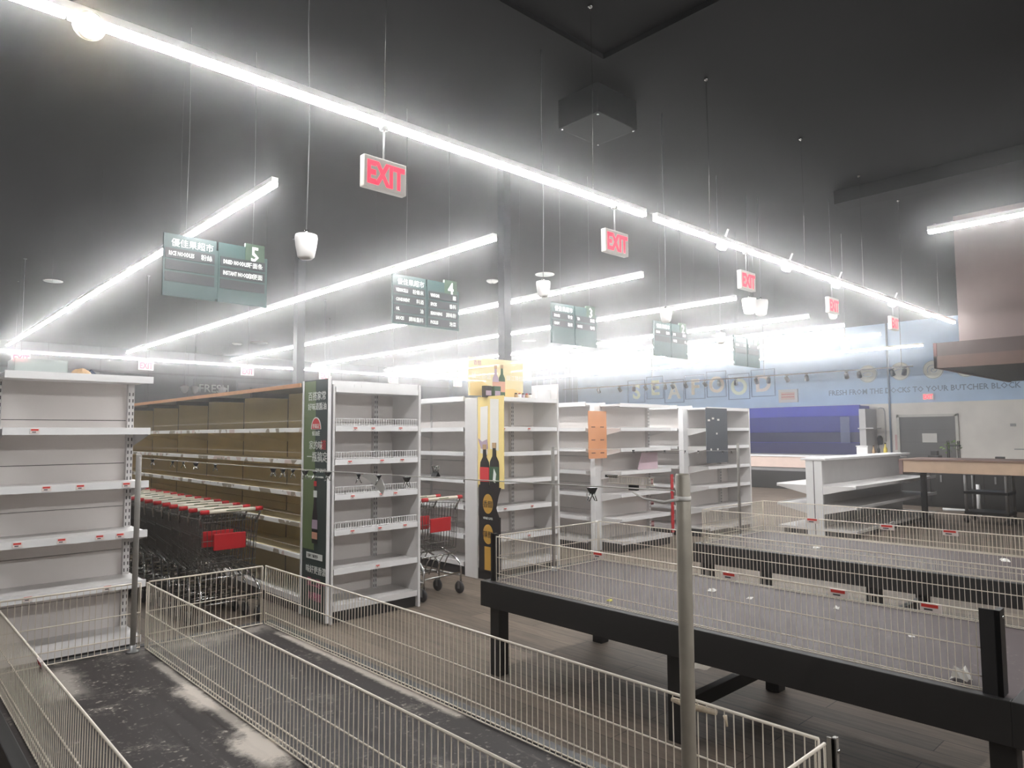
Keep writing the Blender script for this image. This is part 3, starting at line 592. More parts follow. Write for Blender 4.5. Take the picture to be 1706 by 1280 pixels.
# ------------------------------------------------------------------ display tables
def deck_mat(name, base, dustamt, bands):
    """laminate top with scuffs and spilt white flour; bands = (x, half width, y0, y1) strips where flour collected, in object space"""
    m = bpy.data.materials.new(name); m.use_nodes = True; nt = m.node_tree; b = nt.nodes['Principled BSDF']
    N = nt.nodes.new; Lk = nt.links.new
    tc = N('ShaderNodeTexCoord'); sp = N('ShaderNodeSeparateXYZ'); Lk(tc.outputs['Object'], sp.inputs[0])
    n1 = N('ShaderNodeTexNoise'); n1.inputs['Scale'].default_value = 7; n1.inputs['Detail'].default_value = 10; n1.inputs['Roughness'].default_value = 0.78; Lk(tc.outputs['Object'], n1.inputs['Vector'])
    mp = N('ShaderNodeMapping'); mp.inputs['Scale'].default_value = (16, 2.5, 1); mp.inputs['Rotation'].default_value = (0, 0, 0.9); Lk(tc.outputs['Object'], mp.inputs['Vector'])
    n2 = N('ShaderNodeTexNoise'); n2.inputs['Scale'].default_value = 1.6; n2.inputs['Detail'].default_value = 7; n2.inputs['Roughness'].default_value = 0.7; Lk(mp.outputs['Vector'], n2.inputs['Vector'])
    def math(op, a, c=None):
        x = N('ShaderNodeMath'); x.operation = op
        for i, v in enumerate((a, c)):
            if v is None: continue
            if isinstance(v, (int, float)): x.inputs[i].default_value = v
            else: Lk(v, x.inputs[i])
        return x.outputs[0]
    def ramp(v, a, c):
        r = N('ShaderNodeMapRange'); r.inputs[1].default_value = a; r.inputs[2].default_value = c; r.clamp = True; Lk(v, r.inputs[0]); return r.outputs[0]
    tot = math('MULTIPLY', ramp(n1.outputs['Fac'], 0.56, 0.80), dustamt)
    tot = math('ADD', tot, math('MULTIPLY', ramp(n2.outputs['Fac'], 0.60, 0.82), dustamt * 0.7))
    n3 = N('ShaderNodeTexNoise'); n3.inputs['Scale'].default_value = 55; n3.inputs['Detail'].default_value = 3; Lk(tc.outputs['Object'], n3.inputs['Vector'])
    tot = math('ADD', tot, math('MULTIPLY', math('MULTIPLY', ramp(n3.outputs['Fac'], 0.60, 0.70), ramp(n1.outputs['Fac'], 0.46, 0.60)), dustamt * 1.3))
    for bx, hw, y0, y1, amt in bands:
        dx = math('ABSOLUTE', math('SUBTRACT', sp.outputs['X'], bx))
        dx = math('ADD', dx, math('MULTIPLY', math('SUBTRACT', n1.outputs['Fac'], 0.5), hw * 2.6))
        mx_ = ramp(dx, hw, hw * 0.35)
        yy = math('ADD', sp.outputs['Y'], math('MULTIPLY', math('SUBTRACT', n1.outputs['Fac'], 0.5), 0.5))
        my = math('MULTIPLY', ramp(yy, y0 - 0.06, y0 + 0.06), ramp(yy, y1 + 0.06, y1 - 0.06))
        tot = math('ADD', tot, math('MULTIPLY', math('MULTIPLY', mx_, my), amt))
    mx = N('ShaderNodeMix'); mx.data_type = 'RGBA'; mx.inputs[6].default_value = lin(base); mx.inputs[7].default_value = lin((205, 196, 186)); mx.clamp_factor = True
    Lk(tot, mx.inputs[0]); Lk(mx.outputs[2], b.inputs['Base Color'])
    b.inputs['Specular IOR Level'].default_value = 0.12
    r = N('ShaderNodeMapRange'); r.inputs[3].default_value = 0.55; r.inputs[4].default_value = 0.95; Lk(tot, r.inputs[0]); Lk(r.outputs[0], b.inputs['Roughness'])
    return m
ZD, ZR = 0.63, 0.94
def table(label, x0, x1, y0, y1, mat, mid=True):
    t = thing('display_table', label, 'table', ((x0+x1)/2, y0, 0), 0, 'long black display tables')
    w = (x1 - x0) / 2; L = y1 - y0
    mb = MB(); mb.box((-w, 0, ZD - 0.022), (w, L, ZD)); mb.build('table_top', mat, t)
    mb = MB(); a = 0.165
    for s in (-1, 1): mb.box((s*w, 0, ZD - a), (s*(w + 0.045), L, ZD + 0.004))
    mb.box((-w - 0.045, -0.045, ZD - a), (w + 0.045, 0, ZD + 0.004)); mb.box((-w - 0.045, L, ZD - a), (w + 0.045, L + 0.045, ZD + 0.004)); mb.build('apron', BLACKWOOD, t, bevel=0.004)
    for s in (-1, 1):
        for y in (0.0, L*0.49, L - 0.09):
            mb = MB(); xa = w - 0.05 if s > 0 else -w + 0.05
            mb.box((xa - 0.045, y, 0), (xa + 0.045, y + 0.09, ZD - 0.023)); mb.build('leg', BLACKWOOD, t, bevel=0.004)
    for y in (L*0.49 + 0.02,):
        mb = MB(); mb.box((-w + 0.09, y, 0.13), (w - 0.09, y + 0.05, 0.21)); mb.build('stretcher', BLACKWOOD, t, bevel=0.004)
    return t
D1 = deck_mat('dusty_charcoal_deck', (52, 47, 46), 0.5, [(-0.025, 0.028, 1.5, 2.75, 0.55), (0.585, 0.03, 1.35, 2.8, 0.75), (-0.05, 0.075, 1.45, 1.75, 0.95), (-0.05, 0.05, 2.05, 2.35, 0.8), (0.3, 0.5, 2.93, 3.02, 0.5), (-0.4, 0.1, 2.55, 2.95, 0.45)])
D2 = deck_mat('grey_lilac_deck', (84, 74, 74), 0.12, [])
table('nearest black display table with a flour-dusted top and a wire fence down its middle', 0.44, 1.68, 0.70, 3.76, D1)
table('middle black display table on open legs, its grey top fenced by wire', 3.26, 4.44, 0.70, 3.72, D2)
table('farthest of the three black display tables, half hidden by the wire fences', 5.74, 6.94, 0.58, 3.60, D2)

def fence(label, p0, p1, levels=(0.94, 0.80, 0.69, 0.635), double=(0.65,), step=0.026, rtop=0.0042, group='white wire fence panels', out=(0, 0)):
    """upright grid panel from p0 to p1 (x,y)"""
    p0, p1 = Vector((p0[0], p0[1], 0)), Vector((p1[0], p1[1], 0)); L = (p1 - p0).length; u = (p1 - p0) / L; nrm = Vector((-u.y, u.x, 0))
    t = thing('wire_fence_panel', label, 'wire fence', (p0.x, p0.y, ZD), 0, group)
    mb = MB(); n = int(L / step); rnd = random.Random(int(L*1000) + len(label))
    for k in range(n + 1):
        q = u * (0.006 + (L - 0.012) * k / n) + nrm * 0.003
        j = rnd.uniform(-0.0012, 0.0012)
        mb.tube([q + Vector((0, 0, 0.006)), q + u*j + Vector((0, 0, 0.16)), q + Vector((0, 0, ZR - ZD))], 0.0017, 4, cap=False)
    mb.build('vertical_wires', WIRE, t)
    mb = MB()
    for z in levels: mb.tube([Vector((0, 0, z - ZD)), u*L + Vector((0, 0, z - ZD))], rtop if z == levels[0] else 0.0027, 6)
    for z in double: mb.tube([nrm*-0.014 + Vector((0, 0, z - ZD - 0.011)), u*L + nrm*-0.014 + Vector((0, 0, z - ZD - 0.011))], 0.0027, 6)
    mb.build('rails', WIRE, t)
    for e in (0.0, L):
        mb = MB(); mb.tube([u*e + Vector((0, 0, 0.006)), u*e + Vector((0, 0, ZR - ZD))], 0.003, 5); mb.build('end_wire', WIRE, t)
    return t
G = 'white wire fence panels'
fence('wire fence along the left edge of the nearest table', (0.46, 0.72), (0.46, 3.74))
fence('wire fence dividing the nearest table down the middle', (1.06, 0.74), (1.06, 3.72))
fence('wire fence along the right edge of the nearest table, facing the aisle', (1.66, 0.74), (1.66, 3.74))
fence('short wire fence at the back left of the nearest table, before the end cap', (0.48, 3.745), (1.04, 3.745))
fence('short wire fence at the back right of the nearest table, before the carts', (1.075, 3.745), (1.645, 3.745))
fence('short wire fence closing the near right end of the nearest table', (1.645, 0.72), (1.10, 0.72))
fence('wire fence along the left edge of the middle table', (3.27, 0.78), (3.27, 3.66))
fence('wire fence along the right edge of the middle table', (4.42, 0.72), (4.42, 3.70))
fence('short wire fence across the back end of the middle table', (3.33, 3.695), (4.40, 3.695))
fence('wire fence along the left edge of the farthest table', (5.76, 0.60), (5.76, 3.58))
fence('wire fence along the right edge of the farthest table', (6.92, 0.60), (6.92, 3.58))
fence('short wire fence across the back end of the farthest table', (5.78, 3.575), (6.90, 3.575))
def corner_post(loc, label, mat, w=0.03, d=0.012, h=0.325):
    t = thing('corner_post', label, 'post', loc, 0, 'fence corner posts')
    mb = MB(); mb.box((-w/2, -d/2, 0), (w/2, d/2, h)); mb.box((-w/2, -d/2, 0), (-w/2 + 0.006, w - d/2, h)); mb.build('angle_bar', mat, t, bevel=0.001)
    mb = MB(); mb.lathe([(0.005, -d/2 - 0.004), (0.005, d/2)], 8, 0, (0.004, 0, h - 0.03), 'y'); mb.build('bolt', CHROME, t)
    return t
corner_post((3.275, 3.68, ZD + 0.005), 'black corner post at the back left of the middle table', BLACKM, 0.035, 0.02)
corner_post((3.275, 0.735, ZD + 0.005), 'black corner post at the near end of the middle table, right picture edge', BLACKM, 0.07, 0.02)
corner_post((1.672, 0.708, ZD + 0.005), 'silver corner post with clips at the near right corner of the nearest table', pm('dull_zinc_angle', (140, 134, 126), 0.45), 0.02, 0.01, 0.315)
# ------------------------------------------------------------------ poles, string, clips
def pole(loc, h, label, r=0.0125, mat=GALV):
    t = thing('pole', label, 'pole', loc, 0, 'round metal poles')
    mb = MB(); mb.lathe([(r, 0), (r, h - 0.002), (r*0.86, h), (r*0.8, h - 0.01)], 18); mb.build('tube', mat, t)
    mb = MB(); mb.lathe([(r*2.2, 0), (r*2.2, 0.006), (r*1.25, 0.01), (r*1.25, 0.035)], 18); mb.build('flange', STEEL, t)
    return t
pole((1.0, 3.70, ZD), 0.93, 'grey metal pole at the back middle of the nearest table')
pole((1.066, 0.7, ZD), 0.948, 'tall worn brassy pole in the right foreground', 0.0128, BRASSY)
pole((3.84, 3.655, ZD), 0.918, 'thin grey pole at the back end of the middle table')
pole((6.34, 3.525, ZD), 0.915, 'thin grey pole at the back of the farthest table')
def cord(name, label, cat, pts, r=0.0014, mat=PAPER):
    t = thing(name, label, cat, pts[0]); o = Vector(pts[0])
    mb = MB(); mb.tube([Vector(p) - o for p in pts], r, 5)
    tag(mb.build('strand', mat, t)); return t
def sag(a, b, s, n=10): 
    a, b = Vector(a), Vector(b); return [a.lerp(b, k/n) - Vector((0, 0, s*4*(k/n)*(1 - k/n))) for k in range(n+1)]
SA, SB = Vector((1.0, 3.70, 1.545)), Vector((1.066, 0.70, 1.548))
cord('string', 'white string stretched from the back left pole to the brassy pole', 'string', sag(SA, SB, 0.006))
SA2, SB2 = Vector((3.854, 3.655, 1.537)), Vector((6.326, 3.525, 1.47))
cord('string', 'thin string tied between the two far grey poles', 'string', sag(SA2, SB2, 0.003))
def make_clip(label, p, rz, flip, group, big=1.0):
    t = thing('hanging_clip', label, 'binder clip', p, rz, group)
    s = 0.0135 * big; sg = 1 if flip else -1
    mb = MB(); mb.add([(-s*0.8, -s*0.5, sg*s*0.1 - s*0.1), (s*0.8, -s*0.5, sg*s*0.1 - s*0.1), (s*0.8, s*0.5, sg*s*0.1 - s*0.1), (-s*0.8, s*0.5, sg*s*0.1 - s*0.1), (-s*0.8, 0, sg*s*1.1), (s*0.8, 0, sg*s*1.1)],
                      [(0,1,2,3),(0,4,5,1),(3,2,5,4),(0,3,4),(1,5,2)]); mb.build('spring_body', BLACKM, t)
    for e in (-1, 1):
        mb = MB(); mb.tube([(-s*0.5, e*s*0.1, sg*s*1.0), (-s*0.3, e*s*0.6, sg*s*2.1), (s*0.3, e*s*0.6, sg*s*2.1), (s*0.5, e*s*0.1, sg*s*1.0)], 0.0012, 5); mb.build('wire_lever', CHROME, t)
    return t
def on_string(y): 
    k = (y - SA.y) / (SB.y - SA.y); return SA.lerp(SB, k) - Vector((0, 0, 0.006*4*k*(1-k)))
proto = None
ys = [3.5, 3.24, 3.11, 2.97, 2.77, 2.28, 2.21, 2.14, 2.06, 2.0, 1.92, 1.75, 1.65, 1.52, 1.4, 0.905]
where = ['far left', 'over the tan gondola', 'over the tan gondola', 'over the tan gondola', 'over the tan gondola', 'left of the poster', 'left of the poster', 'beside the poster', 'over the poster', 'over the poster', 'right of the poster', 'over the fenced end cap', 'holding the white tag', 'right of the white tag', 'pointing up', 'right of second end cap']
for i, y in enumerate(ys):
    lb = f'black binder clip, {ORD[i]} from the left on the long string, {where[i]}'
    if proto is None: proto = c = make_clip(lb, on_string(y), PI/2, False, 'clips on the long string')
    else: c = copy_thing(proto, on_string(y), lb, PI/2 + random.uniform(-0.5, 0.5))
    if i == 14: c.rotation_euler = (PI, 0, PI/2)
for i, k in enumerate((0.37, 0.54, 0.66, 0.74, 0.9, 0.96)):
    copy_thing(proto, SA2.lerp(SB2, k), f'black binder clip on the far string, {ORD[i]} from the left', random.uniform(-0.4, 0.4))['group'] = 'clips on the far string'
t = thing('hanging_tag', 'white leaf-shaped paper tag hanging from a clip on the string', 'paper tag', on_string(1.69))
mb = MB(); q = [(-0.07, 0.0), (-0.02, -0.012), (0.03, -0.035), (0.055, -0.05), (0.065, -0.03), (0.05, -0.008), (0.0, 0.004)]
mb.poly(q, 0.002, side(0, -0.01, -0.004)); mb.build('paper', PAPER, t)
mb = MB(); mb.tube([(0, 0.06, -0.005), (0, 0.03, 0.0), (0, -0.02, -0.006)], 0.001, 5); mb.build('thread', RED, t)
t = thing('cable_tie', 'white strap looped near the top of the brassy pole', 'strap', (1.066, 0.70, 1.535))
mb = MB(); mb.tube([(-0.012, 0.0, 0.0), (-0.014, 0.03, -0.008), (-0.014, 0.075, -0.004), (-0.013, 0.1, 0.006)], [0.003, 0.003, 0.0018, 0.0012], 6); mb.lathe([(0.0135, -0.004), (0.0145, 0.0), (0.0135, 0.004)], 16); mb.build('strap', PAPER, t)
t = thing('hanging_fence_offcut', 'small white wire fence offcut with clips by the top of the brassy pole', 'wire offcut', (1.09, 0.78, 1.552))
mb = MB()
for k in range(22): mb.tube([(0, k*0.005, 0), (0, k*0.005, 0.014)], 0.0005, 4)
mb.tube([(0, -0.004, 0.014), (0, 0.11, 0.014)], 0.0008, 4); mb.tube([(0, -0.004, 0), (0, 0.11, 0)], 0.0012, 4); mb.build('grid', WIRE, t)
mb = MB(); mb.box((0, 0.085, 0.011), (0.003, 0.115, 0.016)); mb.build('black_grip', BLACKM, t)
mb = MB(); mb.box((-0.003, 0.035, -0.011), (0.003, 0.055, -0.001)); mb.build('black_clip', BLACKM, t)

# tags and scraps on the tables
for i, y in enumerate((2.74, 1.88, 1.34, 0.97)):
    price_tag(side(3.2675, y, 0.925), f'{["leftmost","second","third","rightmost"][i]} red and white tag clipped on the left fence of the middle table', 'tags on the middle table fence', 0.08, 0.035)
for i, y in enumerate((2.55, 1.98, 1.56)):
    price_tag(side(5.7575, y, 0.925), f'{["left","middle","right"][i]} tag clipped on the left fence of the farthest table', 'tags on the farthest table fence', 0.1, 0.04)
price_tag(frame((0.462, 2.66, 0.932), (0, -1, 0), (-0.3, 0, 1)), 'red tag clipped on the top rail of the leftmost fence', None, 0.06, 0.04)
def scrap(loc, label, w, d, h=0.004, mat=PAPER, name='paper_scrap', rz=0.3, group=None):
    t = thing(name, label, 'paper scrap', loc, rz, group); rnd = random.Random(int(loc[0]*100 + loc[1]*37)); mb = MB(); n = 5; vs = []; fs = []
    for i in range(n):
        for j in range(n): vs.append((w*(i/(n-1) - 0.5) + rnd.uniform(-.1, .1)*w, d*(j/(n-1) - 0.5) + rnd.uniform(-.1, .1)*d, 0.001 + (rnd.uniform(0.2, 1)*h if 0 < i < n-1 and 0 < j < n-1 else rnd.uniform(0, .25)*h)))
    for i in range(n-1):
        for j in range(n-1): fs.append((i*n+j, (i+1)*n+j, (i+1)*n+j+1, i*n+j+1))
    mb.add(vs, fs); mb.build('sheet', mat, t); return t
scrap((4.08, 2.48, ZD), 'crumpled white scrap on the middle table just right of the brassy pole', 0.07, 0.05, 0.02)
scrap((4.07, 2.21, ZD), 'flat white scrap second along the back of the middle table top', 0.07, 0.03, 0.006)
scrap((4.20, 1.74, ZD), 'small white scrap in the middle of the middle table top', 0.06, 0.03, 0.012)
scrap((3.90, 1.25, ZD), 'white scrap toward the right end of the middle table top', 0.06, 0.03, 0.006)
scrap((3.36, 0.90, ZD), 'white crumpled tissue at the right end of the middle table by the fence', 0.06, 0.07, 0.06, name='crumpled_tissue')
scrap((3.40, 2.77, ZD), 'small yellow scrap on the middle table left of the brassy pole', 0.04, 0.03, 0.012, pm('yellow_green_scrap', (196, 190, 70), 0.6))
scrap((6.27, 2.75, ZD), 'white scrap on the left part of the farthest table top', 0.14, 0.06, 0.008)
scrap((6.64, 1.43, ZD), 'white scrap on the right part of the farthest table top', 0.1, 0.06, 0.02)
scrap((4.48, 2.81, 0.0), 'sheet of paper lying on the floor under the middle table', 0.2, 0.12, 0.004, pm('grubby_paper', (170, 160, 146), 0.7), 'paper_sheet')
t = thing('wire_clip', 'dusty wire joint wrapped with tape on the near right fence rail', 'tape wrap', (1.66, 1.08, ZR - 0.01))
mb = MB(); mb.tube([(0, -0.075, -0.004), (0, 0.0, -0.008), (0, 0.06, -0.006)], [0.007, 0.01, 0.006], 8); mb.tube([(0, -0.10, -0.004), (0, -0.105, -0.03)], [0.006, 0.003], 6); mb.build('tape', pm('dusty_clear_tape', (196, 180, 156), 0.4, vary=0.2, scale=60), t)

# ------------------------------------------------------------------ shopping carts (root under the handle, cart points to +y)
def make_cart(label, loc, rz=0.0, group='nested shopping carts'):
    t = thing('shopping_cart', label, 'shopping cart', loc, rz, group)
    w0, w1, L = 0.25, 0.19, 0.86
    mb = MB()
    def wid(y): return w0 + (w1 - w0) * y / L
    def zb(y): return 0.47 + 0.12 * y / L
    r = 0.0028
    for s in (-1, 1):
        for k in range(20):
            y = 0.02 + k * (L - 0.02) / 19; mb.tube([(s*wid(y), y, 0.93 - 0.03*y), (s*(wid(y) - 0.03), y, zb(y))], r, 4, cap=False)
        for f in (0.0, 0.33, 0.66): mb.tube([(s*(wid(0) - 0.03*f), 0.02, 0.93 - f*0.46), (s*(wid(L) - 0.03*f), L, 0.9 - f*0.31)], 0.0045 if f == 0 else r, 5, cap=False)
    for k in range(14):
        q = k / 13; x = -1 + 2*q; mb.tube([(x*(w0 - .03), 0.02, 0.47), (x*(w1 - .03), L, 0.59)], r, 4, cap=False); mb.tube([(x*w1, L, 0.9), (x*(w1 - .03), L, 0.59)], r, 4, cap=False)
    for k in range(9): 
        y = 0.02 + k*(L - .02)/8; mb.tube([(-wid(y) + .03, y, zb(y)), (wid(y) - .03, y, zb(y))], r, 4, cap=False)
    mb.tube([(-w1, L, 0.9), (w1, L, 0.9)], 0.0045, 5); mb.build('basket', CARTWIRE, t)
    mb = MB()
    for k in range(13):
        x = (-1 + 2*k/12) * (w0 - 0.012); mb.tube([(x, 0.03, 0.92), (x*0.9, 0.05, 0.49)], r, 4, cap=False)
    for z in (0.9, 0.74, 0.55): mb.tube([(-w0 + .01, 0.035, z), (w0 - .01, 0.035, z)], 0.0035, 5, cap=False)
    mb.build('rear_gate', CARTWIRE, t)
    mb = MB(); mb.box((-0.15, -0.004, 0.66), (0.13, 0.014, 0.80)); mb.build('seat_flap', RED, t, bevel=0.006)
    mb = MB(); rc = 0.011
    for s in (-1, 1):
        mb.tube([(s*0.262, 0.0, 0.985), (s*0.262, 0.03, 0.93), (s*0.245, 0.06, 0.86)], rc*0.9, 8)
        mb.tube([(s*0.255, -0.02, 0.125), (s*0.255, -0.02, 0.30), (s*0.24, 0.05, 0.37), (s*0.2, 0.2, 0.45), (s*0.17, 0.7, 0.52)], rc, 8)
        mb.tube([(s*0.255, -0.02, 0.19), (s*0.24, 0.3, 0.19), (s*0.17, 0.78, 0.19), (s*0.165, 0.8, 0.13)], rc, 8)
    for x in (-0.12, -0.04, 0.05, 0.13): mb.tube([(x, 0.02, 0.42), (x*1.05, 0.07, 0.36), (x*1.1, 0.14, 0.22)], rc*0.6, 6)
    mb.tube([(-0.255, 0.0, 0.21), (0.255, 0.0, 0.21)], rc*0.8, 8); mb.tube([(-0.235, 0.03, 0.42), (0.235, 0.03, 0.42)], rc*0.8, 8); mb.tube([(-0.2, 0.42, 0.19), (0.2, 0.42, 0.19)], rc*0.8, 8)
    mb.build('chassis', CHROME, t)
    mb = MB(); mb.tube([(-0.205, -0.012, 0.995), (0.205, -0.012, 0.995)], 0.0165, 12); ha = mb.build('handle', CREAM, t)
    for s in (-1, 1):
        mb = MB(); mb.tube([(s*0.205, -0.012, 0.995), (s*0.272, -0.012, 0.995)], 0.0195, 12); mb.build('handle_end', RED, ha)
    mb = MB(); mb.box((-0.06, -0.03, 0.995), (0.07, -0.0288, 1.004)); mb.build('handle_print', pm('handle_green_print', (110, 120, 90), 0.5), ha)
    for x, y in ((-0.255, -0.02), (0.255, -0.02), (-0.165, 0.8), (0.165, 0.8)):
        mb = MB(); mb.lathe([(0.03, -0.014), (0.058, -0.012), (0.062, -0.006), (0.062, 0.006), (0.058, 0.012), (0.03, 0.014)], 18, 0, (x, y + 0.02, 0.062), 'x'); ca = mb.build('caster', RUBBER, t)
        mb = MB()
        for e in (-0.018, 0.018): mb.box((x + e - 0.0015, y + 0.0, 0.05), (x + e + 0.0015, y + 0.03, 0.128))
        mb.box((x - 0.02, y - 0.005, 0.122), (x + 0.02, y + 0.035, 0.13)); mb.build('fork', STEEL, ca)
    return t
cart = make_cart('nearest shopping cart of the long nested row, its red seat flap facing out', (2.435, 6.2, 0), 0.03)
for i in range(1, 15):
    if i == 2: FLAP = [c_ for c_ in cart.children if c_.name.startswith('seat_flap')][0]; FLAP.parent = None
    c = copy_thing(cart, (2.435 - 0.004*i + random.uniform(-.012, .012), 6.2 + 0.245*i, 0), f'{ORD[i]} shopping cart from the near end of the long nested row', 0.03 + random.uniform(-.02, .02))
FLAP.parent = cart
for i, (x, y) in enumerate([(4.40, 5.74), (4.31, 5.99), (4.23, 6.24)]):
    c = copy_thing(cart, (x, y + 0.02, 0), f'{["nearest","middle","farthest"][i]} of the three nested shopping carts between the first and second end caps', 0.10 + 0.02*i)
    c['group'] = 'three carts in the second aisle'

# ------------------------------------------------------------------ seafood wall: letters, plates, rack, door
LET = [('S', 19.14, 18.19, 2.97, 3.98), ('E', 18.13, 17.23, 3.1, 4.08), ('A', 17.21, 16.23, 2.9, 3.88), ('F', 16.2, 15.24, 3.02, 4.02), ('O', 15.18, 14.28, 3.06, 4.1), ('O', 14.23, 13.3, 2.93, 3.94), ('D', 13.26, 12.28, 3.0, 4.04)]
FR = pm('slate_blue_frame', (104, 134, 172), 0.5, vary=0.04)
for i, (ch, ya, yb, za, zb_) in enumerate(LET):
    col = [(238, 246, 226), (242, 246, 218), (246, 244, 236), (246, 236, 220), (250, 236, 222), (238, 246, 226), (244, 234, 230)][i]
    t = thing('wall_letter', f'pale letter {ch} in a thin blue square frame on the seafood wall, {ORD[i]} of seven', 'wall letter', (XW - 0.002, ya, za), 0, 'framed SEAFOOD letters')
    w, h = ya - yb - 0.015, zb_ - za; M = side(-0.0, 0, 0); k = 0.03
    mb = MB(); 
    for a, b in (((0, 0), (w, k)), ((0, h - k), (w, h)), ((0, 0), (k, h)), ((w - k, 0), (w, h))): mb.poly([(a[0], a[1]), (b[0], a[1]), (b[0], b[1]), (a[0], b[1])], 0.03, M)
    mb.build('frame', FR, t)
    mb = MB(); mb.text(ch, M @ Matrix.Translation((w/2, h*0.2, 0.01)), 0.86, 0, 'CENTER', 0.02, 1.0, 0.022); mb.build('letter', pm('letter_paint_%s' % ['sage','lime','cream','peach','rose','mint','blush'][i], col, 0.5, vary=0.03), t)
t = thing('wall_slogan', 'long slate blue slogan on the seafood wall, FRESH FROM THE DOCKS TO YOUR BUTCHER BLOCK', 'wall lettering', (XW - 0.002, 10.35, 2.93))
mb = MB(); mb.text('FRESH FROM THE DOCKS TO YOUR BUTCHER BLOCK', side(0, 0, 0), 0.25, 0, 'LEFT', 0.004, 1.0, 0.004)
wtxt = max(-v[1] for v in mb.v); 
mb.v = [(v[0], v[1] * 5.6 / wtxt, v[2]) for v in mb.v]
mb.build('lettering', pm('slogan_slate_blue', (104, 130, 160), 0.5, vary=0), t)
for i, (y, z) in enumerate(((9.01, 3.61), (8.0, 3.63), (7.03, 3.62), (6.12, 3.62))):
    t = thing('fish_sign', f'round cream wall plate with sea creature outline, {["leftmost","second from the left","third from the left, touching the canopy","rightmost, half behind the canopy"][i]}', 'wall sign', (XW - 0.002, y, z), 0, 'round seafood wall plates')
    mb = MB(); mb.lathe([(0.3, 0), (0.3, -0.015), (0.29, -0.02), (0.005, -0.02)], 32, 0, (0, 0, 0), 'x'); mb.build('disc', pm('plate_cream', (240, 240, 230), 0.5), t)
    mb = MB(); M = side(-0.021, 0, 0); n = 20
    ring = [(0.285*math.cos(2*PI*k/32), 0.285*math.sin(2*PI*k/32)) for k in range(33)]; mb.tube([M @ Vector((a, b, 0)) for a, b in ring], 0.008, 4)
    if i == 0: mb.tube([M @ Vector((0.16*math.cos(k/n*2*PI), 0.07*math.sin(k/n*2*PI) - 0.02, 0)) for k in range(n+1)] , 0.007, 4)
    elif i == 1: mb.tube([M @ Vector((-0.18 + 0.36*k/n, 0.09*math.sin(PI*k/n)*(1 if k % 2 else .6), 0)) for k in range(n+1)], 0.007, 4)
    else: mb.tube([M @ Vector((0.03*k/n*6*math.cos(k*.5), 0.03*k/n*6*math.sin(k*.5) , 0)) for k in range(n+1)], 0.007, 4)
    mb.build('outline', FR, t)
t = thing('wall_sign', 'white framed box sign on the seafood wall below the letter D', 'wall sign', (XW - 0.01, 12.15, 2.74))
mb = MB(); mb.box((-0.08, -0.72, 0), (0, 0, 0.48)); mb.build('frame', WHITE, t, bevel=0.01)
mb = MB(); mb.box((-0.084, -0.62, 0.1), (-0.08, -0.1, 0.38)); mb.build('panel', pm('sign_beige', (214, 190, 178), 0.5), t)
mb = MB(); mb.box((-0.086, -0.6, 0.19), (-0.084, -0.12, 0.21)); mb.box((-0.086, -0.6, 0.29), (-0.084, -0.12, 0.31)); mb.build('print_line', pm('print_red', (200, 48, 54)), t)
t = thing('conduit', 'grey blue conduit pipe running down the seafood wall left of the door', 'pipe', (XW - 0.04, 8.36, 0.9))
mb = MB(); mb.tube([(0, 0, 0), (0, 0, ZC - 0.9)], 0.03, 8); mb.build('pipe', pm('conduit_blue_grey', (136, 150, 170), 0.5), t)
t = thing('conduit', 'thin cream conduit bending away from the blue rack top', 'pipe', (XW - 0.04, 8.72, 2.42))
mb = MB(); mb.tube([(0, 0, 0), (0, -0.08, 0.03), (0, -0.16, 0.0), (0, -0.2, -0.12), (0, -0.2, -1.1)], 0.02, 8); mb.build('pipe', WHITE, t)
t = thing('soap_dispenser', 'dark wall dispenser left of the grey door beside the pipe', 'dispenser', (XW - 0.11, 8.68, 1.22))
mb = MB(); mb.lathe([(0.04, 0), (0.085, 0.02), (0.09, 0.2), (0.05, 0.3)], 14); mb.build('body', BLACKM, t)
t = thing('notice_sheet', 'pink notice sheet taped on the wall between the pipe and the door', 'notice', (XW - 0.004, 8.25, 1.05))
mb = MB(); mb.box((-0.004, -0.17, 0), (0, 0, 0.5)); mb.build('sheet', pm('pink_paper', (214, 180, 176), 0.7), t)
# door
d = thing('door_1', 'wide grey service door in the seafood wall', 'door', (XW, 8.08, 0)); d['kind'] = 'structure'; del d['category']; 
mb = MB(); mb.box((-0.03, -1.6, 0), (0.0, 0, 2.12)); mb.build('leaf', pm('door_grey', (92, 91, 90), 0.5, vary=0.04), d)
mb = MB()
for z in (0.5, 0.9, 1.3, 1.7): mb.box((-0.034, -1.55, z), (-0.03, -0.05, z + 0.015))
mb.build('ribs', pm('door_rib_grey', (78, 77, 77), 0.5), d)
mb = MB(); mb.box((-0.07, -1.68, 0), (0.0, -1.6, 2.2)); mb.box((-0.07, 0.0, 0), (0.0, 0.08, 2.2)); mb.box((-0.07, -1.68, 2.12), (0.0, 0.08, 2.2)); mb.build('door_frame', pm('door_frame_cream', (206, 202, 194), 0.5), d)
t = thing('notice_sheet', 'white paper notice taped on the grey door', 'notice', (XW - 0.034, 7.43, 1.3))
mb = MB(); mb.box((-0.004, -0.42, 0), (0, 0, 0.29)); mb.build('sheet', PAPER, t)
